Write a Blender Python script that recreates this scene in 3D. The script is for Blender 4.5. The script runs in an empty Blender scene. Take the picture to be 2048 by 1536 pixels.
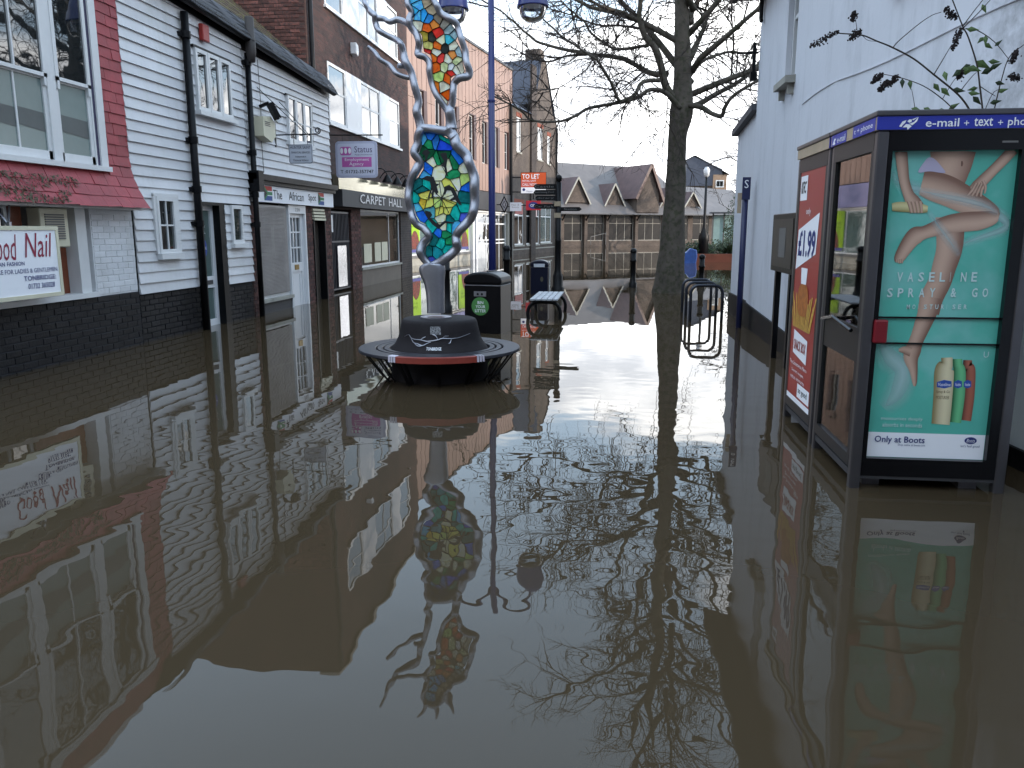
import bpy, bmesh, math, random
import numpy as np
from mathutils import Vector, Matrix, Euler, noise as mnoise
random.seed(7)
R = math.radians
scene = bpy.context.scene
COL = scene.collection

# ------------------------------------------------------------------ camera
H = 1.5                                   # eye height above the flood water
FPX, YH, VX = 1600.0, 460.0, 1230.0       # focal length and vanishing point, in 2048 px picture units
PHI = math.atan((768 - YH) / FPX)
def axes(yaw):
    f = np.array([-math.sin(yaw)*math.cos(PHI), math.cos(yaw)*math.cos(PHI), -math.sin(PHI)])
    r = np.array([math.cos(yaw), math.sin(yaw), 0.0])
    return f, r, np.cross(r, f)
YAW = R(7.2056)
cf, cr, cu_ = axes(YAW)
cam_d = bpy.data.cameras.new('camera'); cam = bpy.data.objects.new('camera', cam_d); COL.objects.link(cam)
cam_d.sensor_width = 36; cam_d.lens = 36*FPX/2048; cam_d.clip_end = 2000; cam_d.clip_start = 0.05
cam.location = (0, 0, H); cam.rotation_euler = (R(90) - PHI, 0, YAW)
scene.camera = cam
scene.render.resolution_x = 1024; scene.render.resolution_y = 768

# ------------------------------------------------------------------ sky and sun
SUN_EL, SUN_BACK = R(13.5), R(12)
S = Vector((math.cos(SUN_EL)*math.cos(SUN_BACK), -math.cos(SUN_EL)*math.sin(SUN_BACK), math.sin(SUN_EL)))
world = bpy.data.worlds.new('World'); scene.world = world; world.use_nodes = True
wt = world.node_tree; wt.nodes.clear()
def wn(t, **k):
    n = wt.nodes.new(t)
    for a, v in k.items(): setattr(n, a, v)
    return n
wout = wn('ShaderNodeOutputWorld'); wbg = wn('ShaderNodeBackground'); wbg.inputs['Strength'].default_value = 0.15
sky = wn('ShaderNodeTexSky', sky_type='NISHITA', sun_disc=False)
sky.sun_elevation = SUN_EL; sky.sun_rotation = math.atan2(S.x, S.y); sky.air_density = 1.0; sky.dust_density = 1.2
tc = wn('ShaderNodeTexCoord'); sep = wn('ShaderNodeSeparateXYZ')
wt.links.new(tc.outputs['Generated'], sep.inputs[0])
# project the view direction on a cloud layer so clouds shrink towards the horizon
mx = wn('ShaderNodeMath', operation='MAXIMUM'); mx.inputs[1].default_value = 0.0
wt.links.new(sep.outputs['Z'], mx.inputs[0])
ad = wn('ShaderNodeMath', operation='ADD'); ad.inputs[1].default_value = 0.16
wt.links.new(mx.outputs[0], ad.inputs[0])
dv = wn('ShaderNodeVectorMath', operation='DIVIDE'); cb = wn('ShaderNodeCombineXYZ')
for i in range(3): wt.links.new(ad.outputs[0], cb.inputs[i])
wt.links.new(tc.outputs['Generated'], dv.inputs[0]); wt.links.new(cb.outputs[0], dv.inputs[1])
cn = wn('ShaderNodeTexNoise'); cn.inputs['Scale'].default_value = 1.15; cn.inputs['Detail'].default_value = 7; cn.inputs['Roughness'].default_value = 0.55
mp = wn('ShaderNodeMapping'); mp.inputs['Location'].default_value = (7.7, 1.0, 0.0); mp.inputs['Scale'].default_value = (1, 1, 1)
wt.links.new(dv.outputs[0], mp.inputs[0]); wt.links.new(mp.outputs[0], cn.inputs['Vector'])
# more cloud low down
el = wn('ShaderNodeMapRange'); el.inputs['From Min'].default_value = 0.06; el.inputs['From Max'].default_value = 0.28
el.inputs['To Min'].default_value = 0.42; el.inputs['To Max'].default_value = -0.07
wt.links.new(sep.outputs['Z'], el.inputs['Value'])
sm = wn('ShaderNodeMath', operation='ADD'); wt.links.new(cn.outputs['Fac'], sm.inputs[0]); wt.links.new(el.outputs[0], sm.inputs[1])
cr_ = wn('ShaderNodeMapRange', interpolation_type='SMOOTHSTEP'); cr_.inputs['From Min'].default_value = 0.47; cr_.inputs['From Max'].default_value = 0.60; cr_.inputs['To Min'].default_value = 0.0
wt.links.new(sm.outputs[0], cr_.inputs['Value'])
cn2 = wn('ShaderNodeTexNoise'); cn2.inputs['Scale'].default_value = 3.0; cn2.inputs['Detail'].default_value = 5
wt.links.new(mp.outputs[0], cn2.inputs['Vector'])
cc = wn('ShaderNodeValToRGB'); cc.color_ramp.elements[0].position = 0.35; cc.color_ramp.elements[0].color = (6.5, 6.8, 7.3, 1)
cc.color_ramp.elements[1].position = 0.62; cc.color_ramp.elements[1].color = (13.0, 13.0, 12.9, 1)
wt.links.new(cn2.outputs['Fac'], cc.inputs[0])
mixw = wn('ShaderNodeMix', data_type='RGBA'); wt.links.new(cr_.outputs[0], mixw.inputs[0])
veil = wn('ShaderNodeMix', data_type='RGBA'); veil.inputs[0].default_value = 0.6; veil.inputs[7].default_value = (6.2, 8.2, 10.4, 1)   # thin haze in the blue
wt.links.new(sky.outputs[0], veil.inputs[6]); wt.links.new(veil.outputs[2], mixw.inputs[6]); wt.links.new(cc.outputs[0], mixw.inputs[7])
wt.links.new(mixw.outputs[2], wbg.inputs['Color']); wt.links.new(wbg.outputs[0], wout.inputs['Surface'])

sun_d = bpy.data.lights.new('sun', 'SUN'); sun_d.energy = 2.0; sun_d.angle = R(0.6); sun_d.color = (1.0, 0.89, 0.76)
sun = bpy.data.objects.new('sun', sun_d); COL.objects.link(sun)
sun.rotation_euler = (-S).to_track_quat('-Z', 'Y').to_euler(); sun.location = (30, -20, 30)
vs = scene.view_settings; vs.view_transform = 'Standard'; vs.look = 'None'; vs.gamma = 1; vs.exposure = 1.05
scene.view_settings.use_curve_mapping = False

# ------------------------------------------------------------------ picture unit -> point on a given plane (for laying out real positions)
CAM = np.array([0, 0, H])
def ray(px, py): return cf*FPX + cr*(px-1024) + cu_*(768-py)
def at(px, py, Y):
    d = ray(px, py); t = Y/d[1]; return Vector(CAM + d*t)

# ------------------------------------------------------------------ materials
def c(h, k=1.0):
    v = [int(h[i:i+2], 16)/255 for i in (1, 3, 5)]
    return tuple(k*(x/12.92 if x <= .04045 else ((x+.055)/1.055)**2.4) for x in v)
MATS = {}
def mat(name, col, rough=.6, metal=0, var=.15, vs=2.0, bump=0, bs=60, spec=.5, rnd=0, dirt=0, dirtcol=(.05, .045, .035), alt=None, coat=0):
    """procedural paint: base colour with noise tone, optional second colour patches, fine bump, per-object tone"""
    m = bpy.data.materials.new(name); m.use_nodes = True; t = m.node_tree; b = t.nodes['Principled BSDF']
    L = t.links.new
    b.inputs['Roughness'].default_value = rough; b.inputs['Metallic'].default_value = metal
    b.inputs['Specular IOR Level'].default_value = spec; b.inputs['Coat Weight'].default_value = coat
    g = t.nodes.new('ShaderNodeNewGeometry')
    n = t.nodes.new('ShaderNodeTexNoise'); n.inputs['Scale'].default_value = vs; n.inputs['Detail'].default_value = 6
    n.inputs['Roughness'].default_value = .65
    L(g.outputs['Position'], n.inputs['Vector'])
    mr = t.nodes.new('ShaderNodeMapRange'); mr.inputs['From Min'].default_value = .3; mr.inputs['From Max'].default_value = .7
    mr.inputs['To Min'].default_value = 1-var; mr.inputs['To Max'].default_value = 1+var
    L(n.outputs['Fac'], mr.inputs['Value'])
    val = mr.outputs[0]
    if rnd:
        oi = t.nodes.new('ShaderNodeObjectInfo'); m2 = t.nodes.new('ShaderNodeMapRange')
        m2.inputs['To Min'].default_value = 1-rnd; m2.inputs['To Max'].default_value = 1+rnd
        L(oi.outputs['Random'], m2.inputs['Value'])
        mu = t.nodes.new('ShaderNodeMath'); mu.operation = 'MULTIPLY'; L(val, mu.inputs[0]); L(m2.outputs[0], mu.inputs[1]); val = mu.outputs[0]
    mixc = t.nodes.new('ShaderNodeMix'); mixc.data_type = 'RGBA'; mixc.blend_type = 'MULTIPLY'; mixc.inputs[0].default_value = 1
    mixc.inputs[6].default_value = (*col, 1)
    src = None
    if alt is not None:
        n3 = t.nodes.new('ShaderNodeTexNoise'); n3.inputs['Scale'].default_value = vs*2.3; n3.inputs['Detail'].default_value = 4
        L(g.outputs['Position'], n3.inputs['Vector'])
        r3 = t.nodes.new('ShaderNodeMapRange'); r3.inputs['From Min'].default_value = .48; r3.inputs['From Max'].default_value = .62
        L(n3.outputs['Fac'], r3.inputs['Value'])
        ma = t.nodes.new('ShaderNodeMix'); ma.data_type = 'RGBA'; L(r3.outputs[0], ma.inputs[0])
        ma.inputs[6].default_value = (*col, 1); ma.inputs[7].default_value = (*alt, 1)
        L(ma.outputs[2], mixc.inputs[6])
    L(val, mixc.inputs[7])
    out = mixc.outputs[2]
    if dirt:
        n2 = t.nodes.new('ShaderNodeTexNoise'); n2.inputs['Scale'].default_value = 1.4; n2.inputs['Detail'].default_value = 9; n2.inputs['Roughness'].default_value = .75
        mpp = t.nodes.new('ShaderNodeMapping'); mpp.inputs['Scale'].default_value = (2.2, 2.2, .45)
        L(g.outputs['Position'], mpp.inputs[0]); L(mpp.outputs[0], n2.inputs['Vector'])
        r2 = t.nodes.new('ShaderNodeMapRange'); r2.inputs['From Min'].default_value = .5; r2.inputs['From Max'].default_value = .78; r2.inputs['To Max'].default_value = dirt
        L(n2.outputs['Fac'], r2.inputs['Value'])
        md = t.nodes.new('ShaderNodeMix'); md.data_type = 'RGBA'; L(r2.outputs[0], md.inputs[0]); L(out, md.inputs[6]); md.inputs[7].default_value = (*dirtcol, 1)
        out = md.outputs[2]
    L(out, b.inputs['Base Color'])
    if bump:
        nb = t.nodes.new('ShaderNodeTexNoise'); nb.inputs['Scale'].default_value = bs; nb.inputs['Detail'].default_value = 4
        L(g.outputs['Position'], nb.inputs['Vector'])
        bp = t.nodes.new('ShaderNodeBump'); bp.inputs['Strength'].default_value = bump; bp.inputs['Distance'].default_value = .01
        L(nb.outputs['Fac'], bp.inputs['Height']); L(bp.outputs[0], b.inputs['Normal'])
    MATS[name] = m
    return m
def brickmat(name, c1, c2, mortar, plane, bw=.225, bh=.075, rough=.85, dirt=.3):
    """plane: the two world axes of the wall, e.g. 'yz'"""
    m = bpy.data.materials.new(name); m.use_nodes = True; t = m.node_tree; b = t.nodes['Principled BSDF']; L = t.links.new
    b.inputs['Roughness'].default_value = rough
    g = t.nodes.new('ShaderNodeNewGeometry'); s = t.nodes.new('ShaderNodeSeparateXYZ'); L(g.outputs['Position'], s.inputs[0])
    cx = t.nodes.new('ShaderNodeCombineXYZ')
    if plane == 'diag':
        a = t.nodes.new('ShaderNodeMath'); a.operation = 'ADD'; L(s.outputs[0], a.inputs[0]); L(s.outputs[1], a.inputs[1]); L(a.outputs[0], cx.inputs[0])
    else: L(s.outputs['xyz'.index(plane[0])], cx.inputs[0])
    L(s.outputs[2], cx.inputs[1])
    br = t.nodes.new('ShaderNodeTexBrick'); br.inputs['Scale'].default_value = 1; br.inputs['Brick Width'].default_value = bw; br.inputs['Row Height'].default_value = bh
    br.inputs['Mortar Size'].default_value = .006; br.inputs['Bias'].default_value = 0; br.inputs['Mortar Smooth'].default_value = .2
    br.inputs['Color1'].default_value = (*c1, 1); br.inputs['Color2'].default_value = (*c2, 1); br.inputs['Mortar'].default_value = (*mortar, 1)
    L(cx.outputs[0], br.inputs['Vector'])
    n = t.nodes.new('ShaderNodeTexNoise'); n.inputs['Scale'].default_value = 1.1; n.inputs['Detail'].default_value = 8; L(g.outputs['Position'], n.inputs['Vector'])
    mr = t.nodes.new('ShaderNodeMapRange'); mr.inputs['From Min'].default_value = .35; mr.inputs['From Max'].default_value = .7; mr.inputs['To Min'].default_value = 1-dirt; mr.inputs['To Max'].default_value = 1+dirt*.6
    L(n.outputs['Fac'], mr.inputs['Value'])
    mm = t.nodes.new('ShaderNodeMix'); mm.data_type = 'RGBA'; mm.blend_type = 'MULTIPLY'; mm.inputs[0].default_value = 1
    L(br.outputs['Color'], mm.inputs[6]); L(mr.outputs[0], mm.inputs[7]); L(mm.outputs[2], b.inputs['Base Color'])
    bp = t.nodes.new('ShaderNodeBump'); bp.inputs['Strength'].default_value = .7; bp.inputs['Distance'].default_value = .01; bp.invert = True
    L(br.outputs['Fac'], bp.inputs['Height']); L(bp.outputs[0], b.inputs['Normal'])
    MATS[name] = m
    return m
def glassmat(name, col=(.012, .015, .017), rough=.02, tint=None):
    m = bpy.data.materials.new(name); m.use_nodes = True; t = m.node_tree; b = t.nodes['Principled BSDF']; L = t.links.new
    b.inputs['Base Color'].default_value = (*col, 1); b.inputs['Roughness'].default_value = rough; b.inputs['IOR'].default_value = 1.52
    b.inputs['Specular IOR Level'].default_value = .9
    b.inputs['Coat Weight'].default_value = .7; b.inputs['Coat Roughness'].default_value = .01
    g = t.nodes.new('ShaderNodeNewGeometry'); n = t.nodes.new('ShaderNodeTexNoise'); n.inputs['Scale'].default_value = 1.7; L(g.outputs['Position'], n.inputs['Vector'])
    bp = t.nodes.new('ShaderNodeBump'); bp.inputs['Strength'].default_value = .06; bp.inputs['Distance'].default_value = .05
    L(n.outputs['Fac'], bp.inputs['Height']); L(bp.outputs[0], b.inputs['Normal']); L(bp.outputs[0], b.inputs['Coat Normal'])
    MATS[name] = m
    return m
def clearglass(name, col=(.9, .95, .95), k=.12):
    m = bpy.data.materials.new(name); m.use_nodes = True; t = m.node_tree; t.nodes.remove(t.nodes['Principled BSDF']); L = t.links.new
    o = t.nodes['Material Output']; tr = t.nodes.new('ShaderNodeBsdfTransparent'); tr.inputs[0].default_value = (*col, 1)
    gl = t.nodes.new('ShaderNodeBsdfGlossy'); gl.inputs['Roughness'].default_value = .02
    fr = t.nodes.new('ShaderNodeFresnel'); fr.inputs[0].default_value = 1.55
    ad = t.nodes.new('ShaderNodeMath'); ad.operation = 'ADD'; ad.inputs[1].default_value = k; ad.use_clamp = True; L(fr.outputs[0], ad.inputs[0])
    mx = t.nodes.new('ShaderNodeMixShader'); L(ad.outputs[0], mx.inputs[0]); L(tr.outputs[0], mx.inputs[1]); L(gl.outputs[0], mx.inputs[2]); L(mx.outputs[0], o.inputs[0])
    MATS[name] = m
    return m
STAIN = {}
def stained(col):
    key = tuple(round(x, 3) for x in col)
    if key in STAIN: return STAIN[key]
    m = bpy.data.materials.new('stained_glass'); m.use_nodes = True; t = m.node_tree; L = t.links.new; b = t.nodes['Principled BSDF']; o = t.nodes['Material Output']
    b.inputs['Roughness'].default_value = .12; b.inputs['IOR'].default_value = 1.5
    g = t.nodes.new('ShaderNodeNewGeometry'); n = t.nodes.new('ShaderNodeTexNoise'); n.inputs['Scale'].default_value = 9; n.inputs['Detail'].default_value = 5; n.inputs['Distortion'].default_value = 1.5
    L(g.outputs['Position'], n.inputs['Vector'])
    r = t.nodes.new('ShaderNodeMapRange'); r.inputs['From Min'].default_value = .3; r.inputs['From Max'].default_value = .7; r.inputs['To Min'].default_value = 1.1; r.inputs['To Max'].default_value = 2.6; L(n.outputs['Fac'], r.inputs['Value'])
    mx = t.nodes.new('ShaderNodeMix'); mx.data_type = 'RGBA'; mx.blend_type = 'MULTIPLY'; mx.inputs[0].default_value = 1; mx.inputs[6].default_value = (*col, 1); L(r.outputs[0], mx.inputs[7]); mx.clamp_result = True
    L(mx.outputs[2], b.inputs['Base Color'])
    tl = t.nodes.new('ShaderNodeBsdfTranslucent'); L(mx.outputs[2], tl.inputs[0])
    ms = t.nodes.new('ShaderNodeMixShader'); ms.inputs[0].default_value = .65; L(b.outputs[0], ms.inputs[1]); L(tl.outputs[0], ms.inputs[2]); L(ms.outputs[0], o.inputs[0])
    bp = t.nodes.new('ShaderNodeBump'); bp.inputs['Strength'].default_value = .3; bp.inputs['Distance'].default_value = .02; L(n.outputs['Fac'], bp.inputs['Height']); L(bp.outputs[0], b.inputs['Normal'])
    STAIN[key] = m
    return m

white = mat('white_paint', c('#cdccce'), .5, var=.06, vs=1.5, bump=.15, bs=25, dirt=.4, dirtcol=(.36, .37, .30), rnd=.09)
whitew = mat('white_window_paint', c('#d2d2d2'), .4, var=.05, dirt=.15, dirtcol=(.4, .38, .33))
upvc = mat('white_plastic', c('#d8d8da'), .35, var=.03)
cream = mat('cream_paint', c('#cfc9b0'), .5, var=.08)
red_tile = mat('red_painted_tile', c('#94343a'), .55, var=.18, vs=5, bump=.3, bs=30, rnd=.14, dirt=.25, dirtcol=(.09, .012, .016))
blackp = mat('black_paint', c('#0d0d10'), .4, spec=.15, var=.2, bump=.15, bs=20, dirt=.25, dirtcol=(.05, .05, .05))
blackbrick = mat('black_painted_brick', c('#161518'), .55, spec=.22, var=.3, vs=6, bump=.6, bs=45, rnd=.35, dirt=.35, dirtcol=(.055, .052, .05))
blackmortar = mat('black_mortar', c('#26252a'), .8, bump=.4, bs=60)
whitebrick = mat('white_painted_brick', c('#d4d4d6'), .6, var=.08, vs=3, bump=.5, bs=35, rnd=.06, dirt=.35, dirtcol=(.38, .36, .32))
redbrick = mat('red_brick', c('#583731'), .9, var=.3, vs=8, bump=.5, bs=60, rnd=.5, alt=c('#3a2b2a'))
mortar = mat('mortar', c('#5a5048'), .95, var=.2, bump=.3, bs=60)
brick_y = brickmat('brick_wall_along_street', c('#4c302c'), c('#352524'), c('#443a34'), 'yz')
brick_x = brickmat('brick_wall_across_street', c('#4f322d'), c('#392725'), c('#453b35'), 'xz')
brick_far = brickmat('brown_brick_wall', c('#5c5048'), c('#4e423c'), c('#6a625a'), 'diag')
brick_dk = brickmat('dark_brick_wall', c('#463a35'), c('#342b29'), c('#5a524a'), 'yz')
terra = mat('terracotta_cladding', c('#94796d'), .6, var=.08, vs=1.0, rnd=.07)
brownm = mat('brown_metal', c('#4a302c'), .5)
slate = mat('grey_roof_slate', c('#605a58'), .55, var=.2, vs=.8, bump=.6, bs=8)
slate_red = mat('brown_roof_tile', c('#54403f'), .7, var=.2, vs=1.5, bump=.6, bs=9)
slate_blue = mat('blue_grey_slate', c('#3c414e'), .6, var=.15)
moss_tile = mat('mossy_roof_tile', c('#2e2825'), .95, var=.4, vs=5, bump=1, bs=14, alt=c('#3b3d22'))
mossm = mat('moss', c('#5a5a48'), .95, var=.4, vs=20)
lead = mat('lead_grey', c('#4a4b50'), .6)
glass = glassmat('window_glass'); glassd = glassmat('dark_glass', (.006, .007, .008))
frost = mat('frosted_blind', c('#6f7f7c'), .25, var=.08, spec=.5)
frostd = mat('slatted_blind', c('#454d4e'), .4, var=.15)
glass_shop = glassmat('shop_glass', c('#5b6b68'), .04)
board = mat('brown_board', c('#7a3f25'), .6, var=.2, vs=6, bump=.2)
grey = mat('grey_paint', c('#6d6b69'), .6, var=.1)
greyd = mat('dark_grey_paint', c('#3a393b'), .6, var=.15)
riser = mat('stone_riser', c('#6a6056'), .7, var=.15, vs=3, bump=.2)
steel = mat('brushed_steel', c('#a2a2a9'), .42, metal=.92, var=.12, vs=6, bump=.08, bs=120)
kiosk_m = mat('kiosk_metal', c('#636164'), .38, metal=.85, var=.1, vs=4)
kiosk_side = mat('kiosk_brown_metal', c('#2b2a2b'), .42, metal=.4, var=.1, vs=4)
kiosk_tan = mat('tan_header', c('#a8967e'), .5, var=.1, vs=6)
blackgl = mat('black_gloss', c('#0a0a0d'), .25, var=.1, spec=.3)
bin_m = mat('black_bin_plastic', c('#0d0d11'), .3, var=.15, spec=.25)
bin_blue = mat('navy_bin_plastic', c('#131628'), .35, var=.15, spec=.25)
iron = mat('black_iron', c('#0e0e11'), .45, var=.2, bump=.1, spec=.25)
rackm = mat('rack_steel', c('#3c3f48'), .35, metal=.6, var=.15)
blue_post = mat('blue_post', c('#20264f'), .4, var=.1)
lamp_blue = mat('lamp_blue', c('#1c2560'), .3, var=.1)
lamp_glass = clearglass('lamp_glass', (.93, .95, .97), .18)
clear = clearglass('clear_glass', (.86, .9, .88), .10)
planter_m = mat('dark_stone', c('#231f21'), .75, spec=.25, var=.2, vs=5, bump=.3, bs=70)
seat_m = mat('grey_seat', c('#2a2a31'), .38, var=.15, vs=4)
barkm = mat('bark', c('#544d45'), .95, var=.3, vs=4, bump=1.0, bs=14, alt=c('#403f30'))
twigm = mat('twig_bark', c('#3a322d'), .95, var=.2)
leafm = mat('leaf', c('#4b6233'), .6, var=.3, vs=20); leafd = mat('dark_leaf', c('#243618'), .6, var=.4, vs=9)
deadm = mat('dead_flower', c('#231a1a'), .9, var=.3)
wood_slat = mat('weathered_slat', c('#a3a6ab'), .6, var=.25, vs=9, bump=.3)
render_w = mat('white_render', c('#cfd0d6'), .75, var=.04, vs=.7, bump=.25, bs=18, dirt=.5, dirtcol=(.30, .31, .33))
plinth_bl = mat('black_plinth', c('#141416'), .55, spec=.2, var=.25, bump=.3, bs=25)
stone = mat('stone_sill', c('#9a978e'), .7, var=.15, vs=6, dirt=.4)
def wall_mould(m, centre, radius):
    # black mould and algae blotches on the damp render round one spot
    t = m.node_tree; L = t.links.new; b = t.nodes['Principled BSDF']; src = b.inputs['Base Color'].links[0].from_socket
    g = t.nodes.new('ShaderNodeNewGeometry'); d = t.nodes.new('ShaderNodeVectorMath'); d.operation = 'DISTANCE'; d.inputs[1].default_value = centre; L(g.outputs['Position'], d.inputs[0])
    r = t.nodes.new('ShaderNodeMapRange'); r.inputs['From Min'].default_value = radius*.25; r.inputs['From Max'].default_value = radius; r.inputs['To Min'].default_value = .30; r.inputs['To Max'].default_value = -.22; L(d.outputs['Value'], r.inputs['Value'])
    n = t.nodes.new('ShaderNodeTexNoise'); n.inputs['Scale'].default_value = 5; n.inputs['Detail'].default_value = 9; n.inputs['Roughness'].default_value = .72; L(g.outputs['Position'], n.inputs['Vector'])
    a = t.nodes.new('ShaderNodeMath'); a.operation = 'ADD'; L(n.outputs['Fac'], a.inputs[0]); L(r.outputs[0], a.inputs[1])
    k = t.nodes.new('ShaderNodeMapRange'); k.inputs['From Min'].default_value = .56; k.inputs['From Max'].default_value = .95; k.inputs['To Max'].default_value = .8; L(a.outputs[0], k.inputs['Value'])
    mx = t.nodes.new('ShaderNodeMix'); mx.data_type = 'RGBA'; L(k.outputs[0], mx.inputs[0]); L(src, mx.inputs[6]); mx.inputs[7].default_value = (.10, .10, .10, 1); L(mx.outputs[2], b.inputs['Base Color'])
wall_mould(render_w, (2.65, 5.0, 2.7), 2.0)
ink = mat('black_ink', c('#111116'), .6, var=0); wink = mat('white_ink', c('#f0f0f4'), .6, var=0)
redink = mat('crimson_ink', c('#8c1c3c'), .6, var=0); navyink = mat('navy_ink', c('#1e2a6e'), .6, var=0)

# ------------------------------------------------------------------ mesh helpers
class MB:
    def __init__(s): s.v = []; s.f = []
    def quad(s, *p):
        n = len(s.v); s.v += [tuple(q) for q in p]; s.f.append(tuple(range(n, n+len(p)))); return s
    def box(s, x0, x1, y0, y1, z0, z1):
        n = len(s.v)
        s.v += [(x0,y0,z0),(x1,y0,z0),(x1,y1,z0),(x0,y1,z0),(x0,y0,z1),(x1,y0,z1),(x1,y1,z1),(x0,y1,z1)]
        for f in ((0,3,2,1),(4,5,6,7),(0,1,5,4),(1,2,6,5),(2,3,7,6),(3,0,4,7)): s.f.append(tuple(n+i for i in f))
        return s
    def bar(s, a, b, w, h=None, up=(0,0,1)):
        a, b = Vector(a), Vector(b); t = (b-a).normalized(); h = h or w
        sd = t.cross(Vector(up))
        if sd.length < 1e-4: sd = t.cross(Vector((1,0,0)))
        sd.normalize(); u = sd.cross(t); n = len(s.v)
        for p in (a, b):
            for i, j in ((-1,-1),(1,-1),(1,1),(-1,1)): s.v.append(tuple(p + sd*(w/2*i) + u*(h/2*j)))
        for f in ((0,1,2,3),(7,6,5,4),(0,4,5,1),(1,5,6,2),(2,6,7,3),(3,7,4,0)): s.f.append(tuple(n+i for i in f))
        return s
    def tube(s, pts, rad, sides=8, depth=None, dax=(0,1,0), cap=True, closed=False):
        pts = [Vector(p) for p in pts]; k = len(pts)
        if not hasattr(rad, '__len__'): rad = [rad]*k
        n0 = len(s.v); up = None
        for i, p in enumerate(pts):
            if closed: t = pts[(i+1) % k] - pts[i-1]
            else: t = pts[min(i+1, k-1)] - pts[max(i-1, 0)]
            if t.length < 1e-9: t = Vector((0,0,1))
            t.normalize()
            if depth is not None:
                b = Vector(dax); a = t.cross(b); a.normalize() if a.length > 1e-6 else None
            else:
                if up is None:
                    up = t.orthogonal()
                up = up - t*up.dot(t)
                if up.length < 1e-6: up = t.orthogonal()
                up.normalize(); a = up; b = t.cross(up)
            for j in range(sides):
                th = 2*math.pi*j/sides
                rd = rad[i] if depth is None else min(depth, rad[i]*1.5)
                ct, sn = math.cos(th), math.sin(th)
                if depth is not None: ct, sn = math.copysign(abs(ct)**.62, ct), math.copysign(abs(sn)**.62, sn)   # flattened, rounded-square section
                s.v.append(tuple(p + a*(rad[i]*ct) + b*(rd*sn)))
        m = k if closed else k-1
        for i in range(m):
            for j in range(sides):
                a0 = n0 + i*sides + j; a1 = n0 + i*sides + (j+1) % sides
                b0 = n0 + ((i+1) % k)*sides + j; b1 = n0 + ((i+1) % k)*sides + (j+1) % sides
                s.f.append((a0, a1, b1, b0))
        if cap and not closed:
            s.f.append(tuple(n0 + j for j in reversed(range(sides)))); s.f.append(tuple(n0 + (k-1)*sides + j for j in range(sides)))
        return s
    def lathe(s, prof, cx=0, cy=0, seg=32, cap=True, a0=0, a1=2*math.pi):
        n0 = len(s.v); full = abs(a1-a0-2*math.pi) < 1e-6; m = seg if full else seg+1
        for r, z in prof:
            for j in range(m):
                th = a0 + (a1-a0)*j/seg; s.v.append((cx + r*math.cos(th), cy + r*math.sin(th), z))
        for i in range(len(prof)-1):
            for j in range(seg):
                j1 = (j+1) % m
                s.f.append((n0+i*m+j, n0+i*m+j1, n0+(i+1)*m+j1, n0+(i+1)*m+j))
        if cap and full:
            s.f.append(tuple(n0 + j for j in reversed(range(m)))); s.f.append(tuple(n0+(len(prof)-1)*m+j for j in range(m)))
        return s
    def prism(s, poly, d0, d1, ax=1):
        """polygon in (u,z), counter-clockwise seen from outside (low d), extruded along d"""
        k = len(poly); n = len(s.v)
        for d in (d0, d1):
            for (u, z) in poly: s.v.append((u, d, z))
        s.f.append(tuple(n+i for i in range(k))); s.f.append(tuple(n+k+i for i in reversed(range(k))))
        for i in range(k): j = (i+1) % k; s.f.append((n+j, n+i, n+k+i, n+k+j))
        return s
    def poly(s, poly, d):
        a = sum(poly[i][0]*poly[(i+1) % len(poly)][1] - poly[(i+1) % len(poly)][0]*poly[i][1] for i in range(len(poly)))
        if a < 0: poly = poly[::-1]
        n = len(s.v); s.v += [(u, d, z) for u, z in poly]; s.f.append(tuple(range(n, n+len(poly)))); return s
    def wall(s, u0, u1, z0, z1, holes=(), d=0, depth=.12):
        us = sorted({u0, u1, *[min(max(h[i], u0), u1) for h in holes for i in (0, 1)]}); zs = sorted({z0, z1, *[min(max(h[i], z0), z1) for h in holes for i in (2, 3)]})
        for i in range(len(us)-1):
            for j in range(len(zs)-1):
                um, zm = (us[i]+us[i+1])/2, (zs[j]+zs[j+1])/2
                if any(h[0] < um < h[1] and h[2] < zm < h[3] for h in holes): continue
                s.quad((us[i], d, zs[j]), (us[i+1], d, zs[j]), (us[i+1], d, zs[j+1]), (us[i], d, zs[j+1]))
        e = d+depth
        for (a, b, p, q) in holes:
            s.quad((a,d,p),(a,d,q),(a,e,q),(a,e,p)); s.quad((b,d,p),(b,e,p),(b,e,q),(b,d,q))
            s.quad((a,d,p),(a,e,p),(b,e,p),(b,d,p)); s.quad((a,d,q),(b,d,q),(b,e,q),(a,e,q))
        return s
def catmull(P, n=6):
    P = [np.array(p, float) for p in P]; out = []
    for i in range(len(P)-1):
        p0 = P[max(i-1, 0)]; p1 = P[i]; p2 = P[i+1]; p3 = P[min(i+2, len(P)-1)]
        for k in range(n):
            t = k/n
            out.append(.5*((2*p1) + (-p0+p2)*t + (2*p0-5*p1+4*p2-p3)*t*t + (-p0+3*p1-3*p2+p3)*t**3))
    out.append(P[-1]); return out
OFF = {}
def mesh_of(name, mb, off=0):
    me = bpy.data.meshes.new(name); v = mb.v if not off else [(x-off, y, z) for x, y, z in mb.v]
    me.from_pydata(v, [], mb.f); me.validate(); me.update(); return me
def obj(name, mb, m, parent=None, smooth=False, off=None, bevel=0, kind=None):
    if off is None: off = OFF.get(parent.name, 0) if parent else 0
    me = mesh_of(name, mb, off); me.materials.append(m)
    if smooth: me.polygons.foreach_set('use_smooth', [True]*len(me.polygons))
    o = bpy.data.objects.new(name, me); COL.objects.link(o); o.parent = parent; OFF[o.name] = off
    if bevel:
        b = o.modifiers.new('bevel', 'BEVEL'); b.width = bevel; b.segments = 2; b.limit_method = 'ANGLE'
    if kind: o['kind'] = kind
    return o
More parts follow.
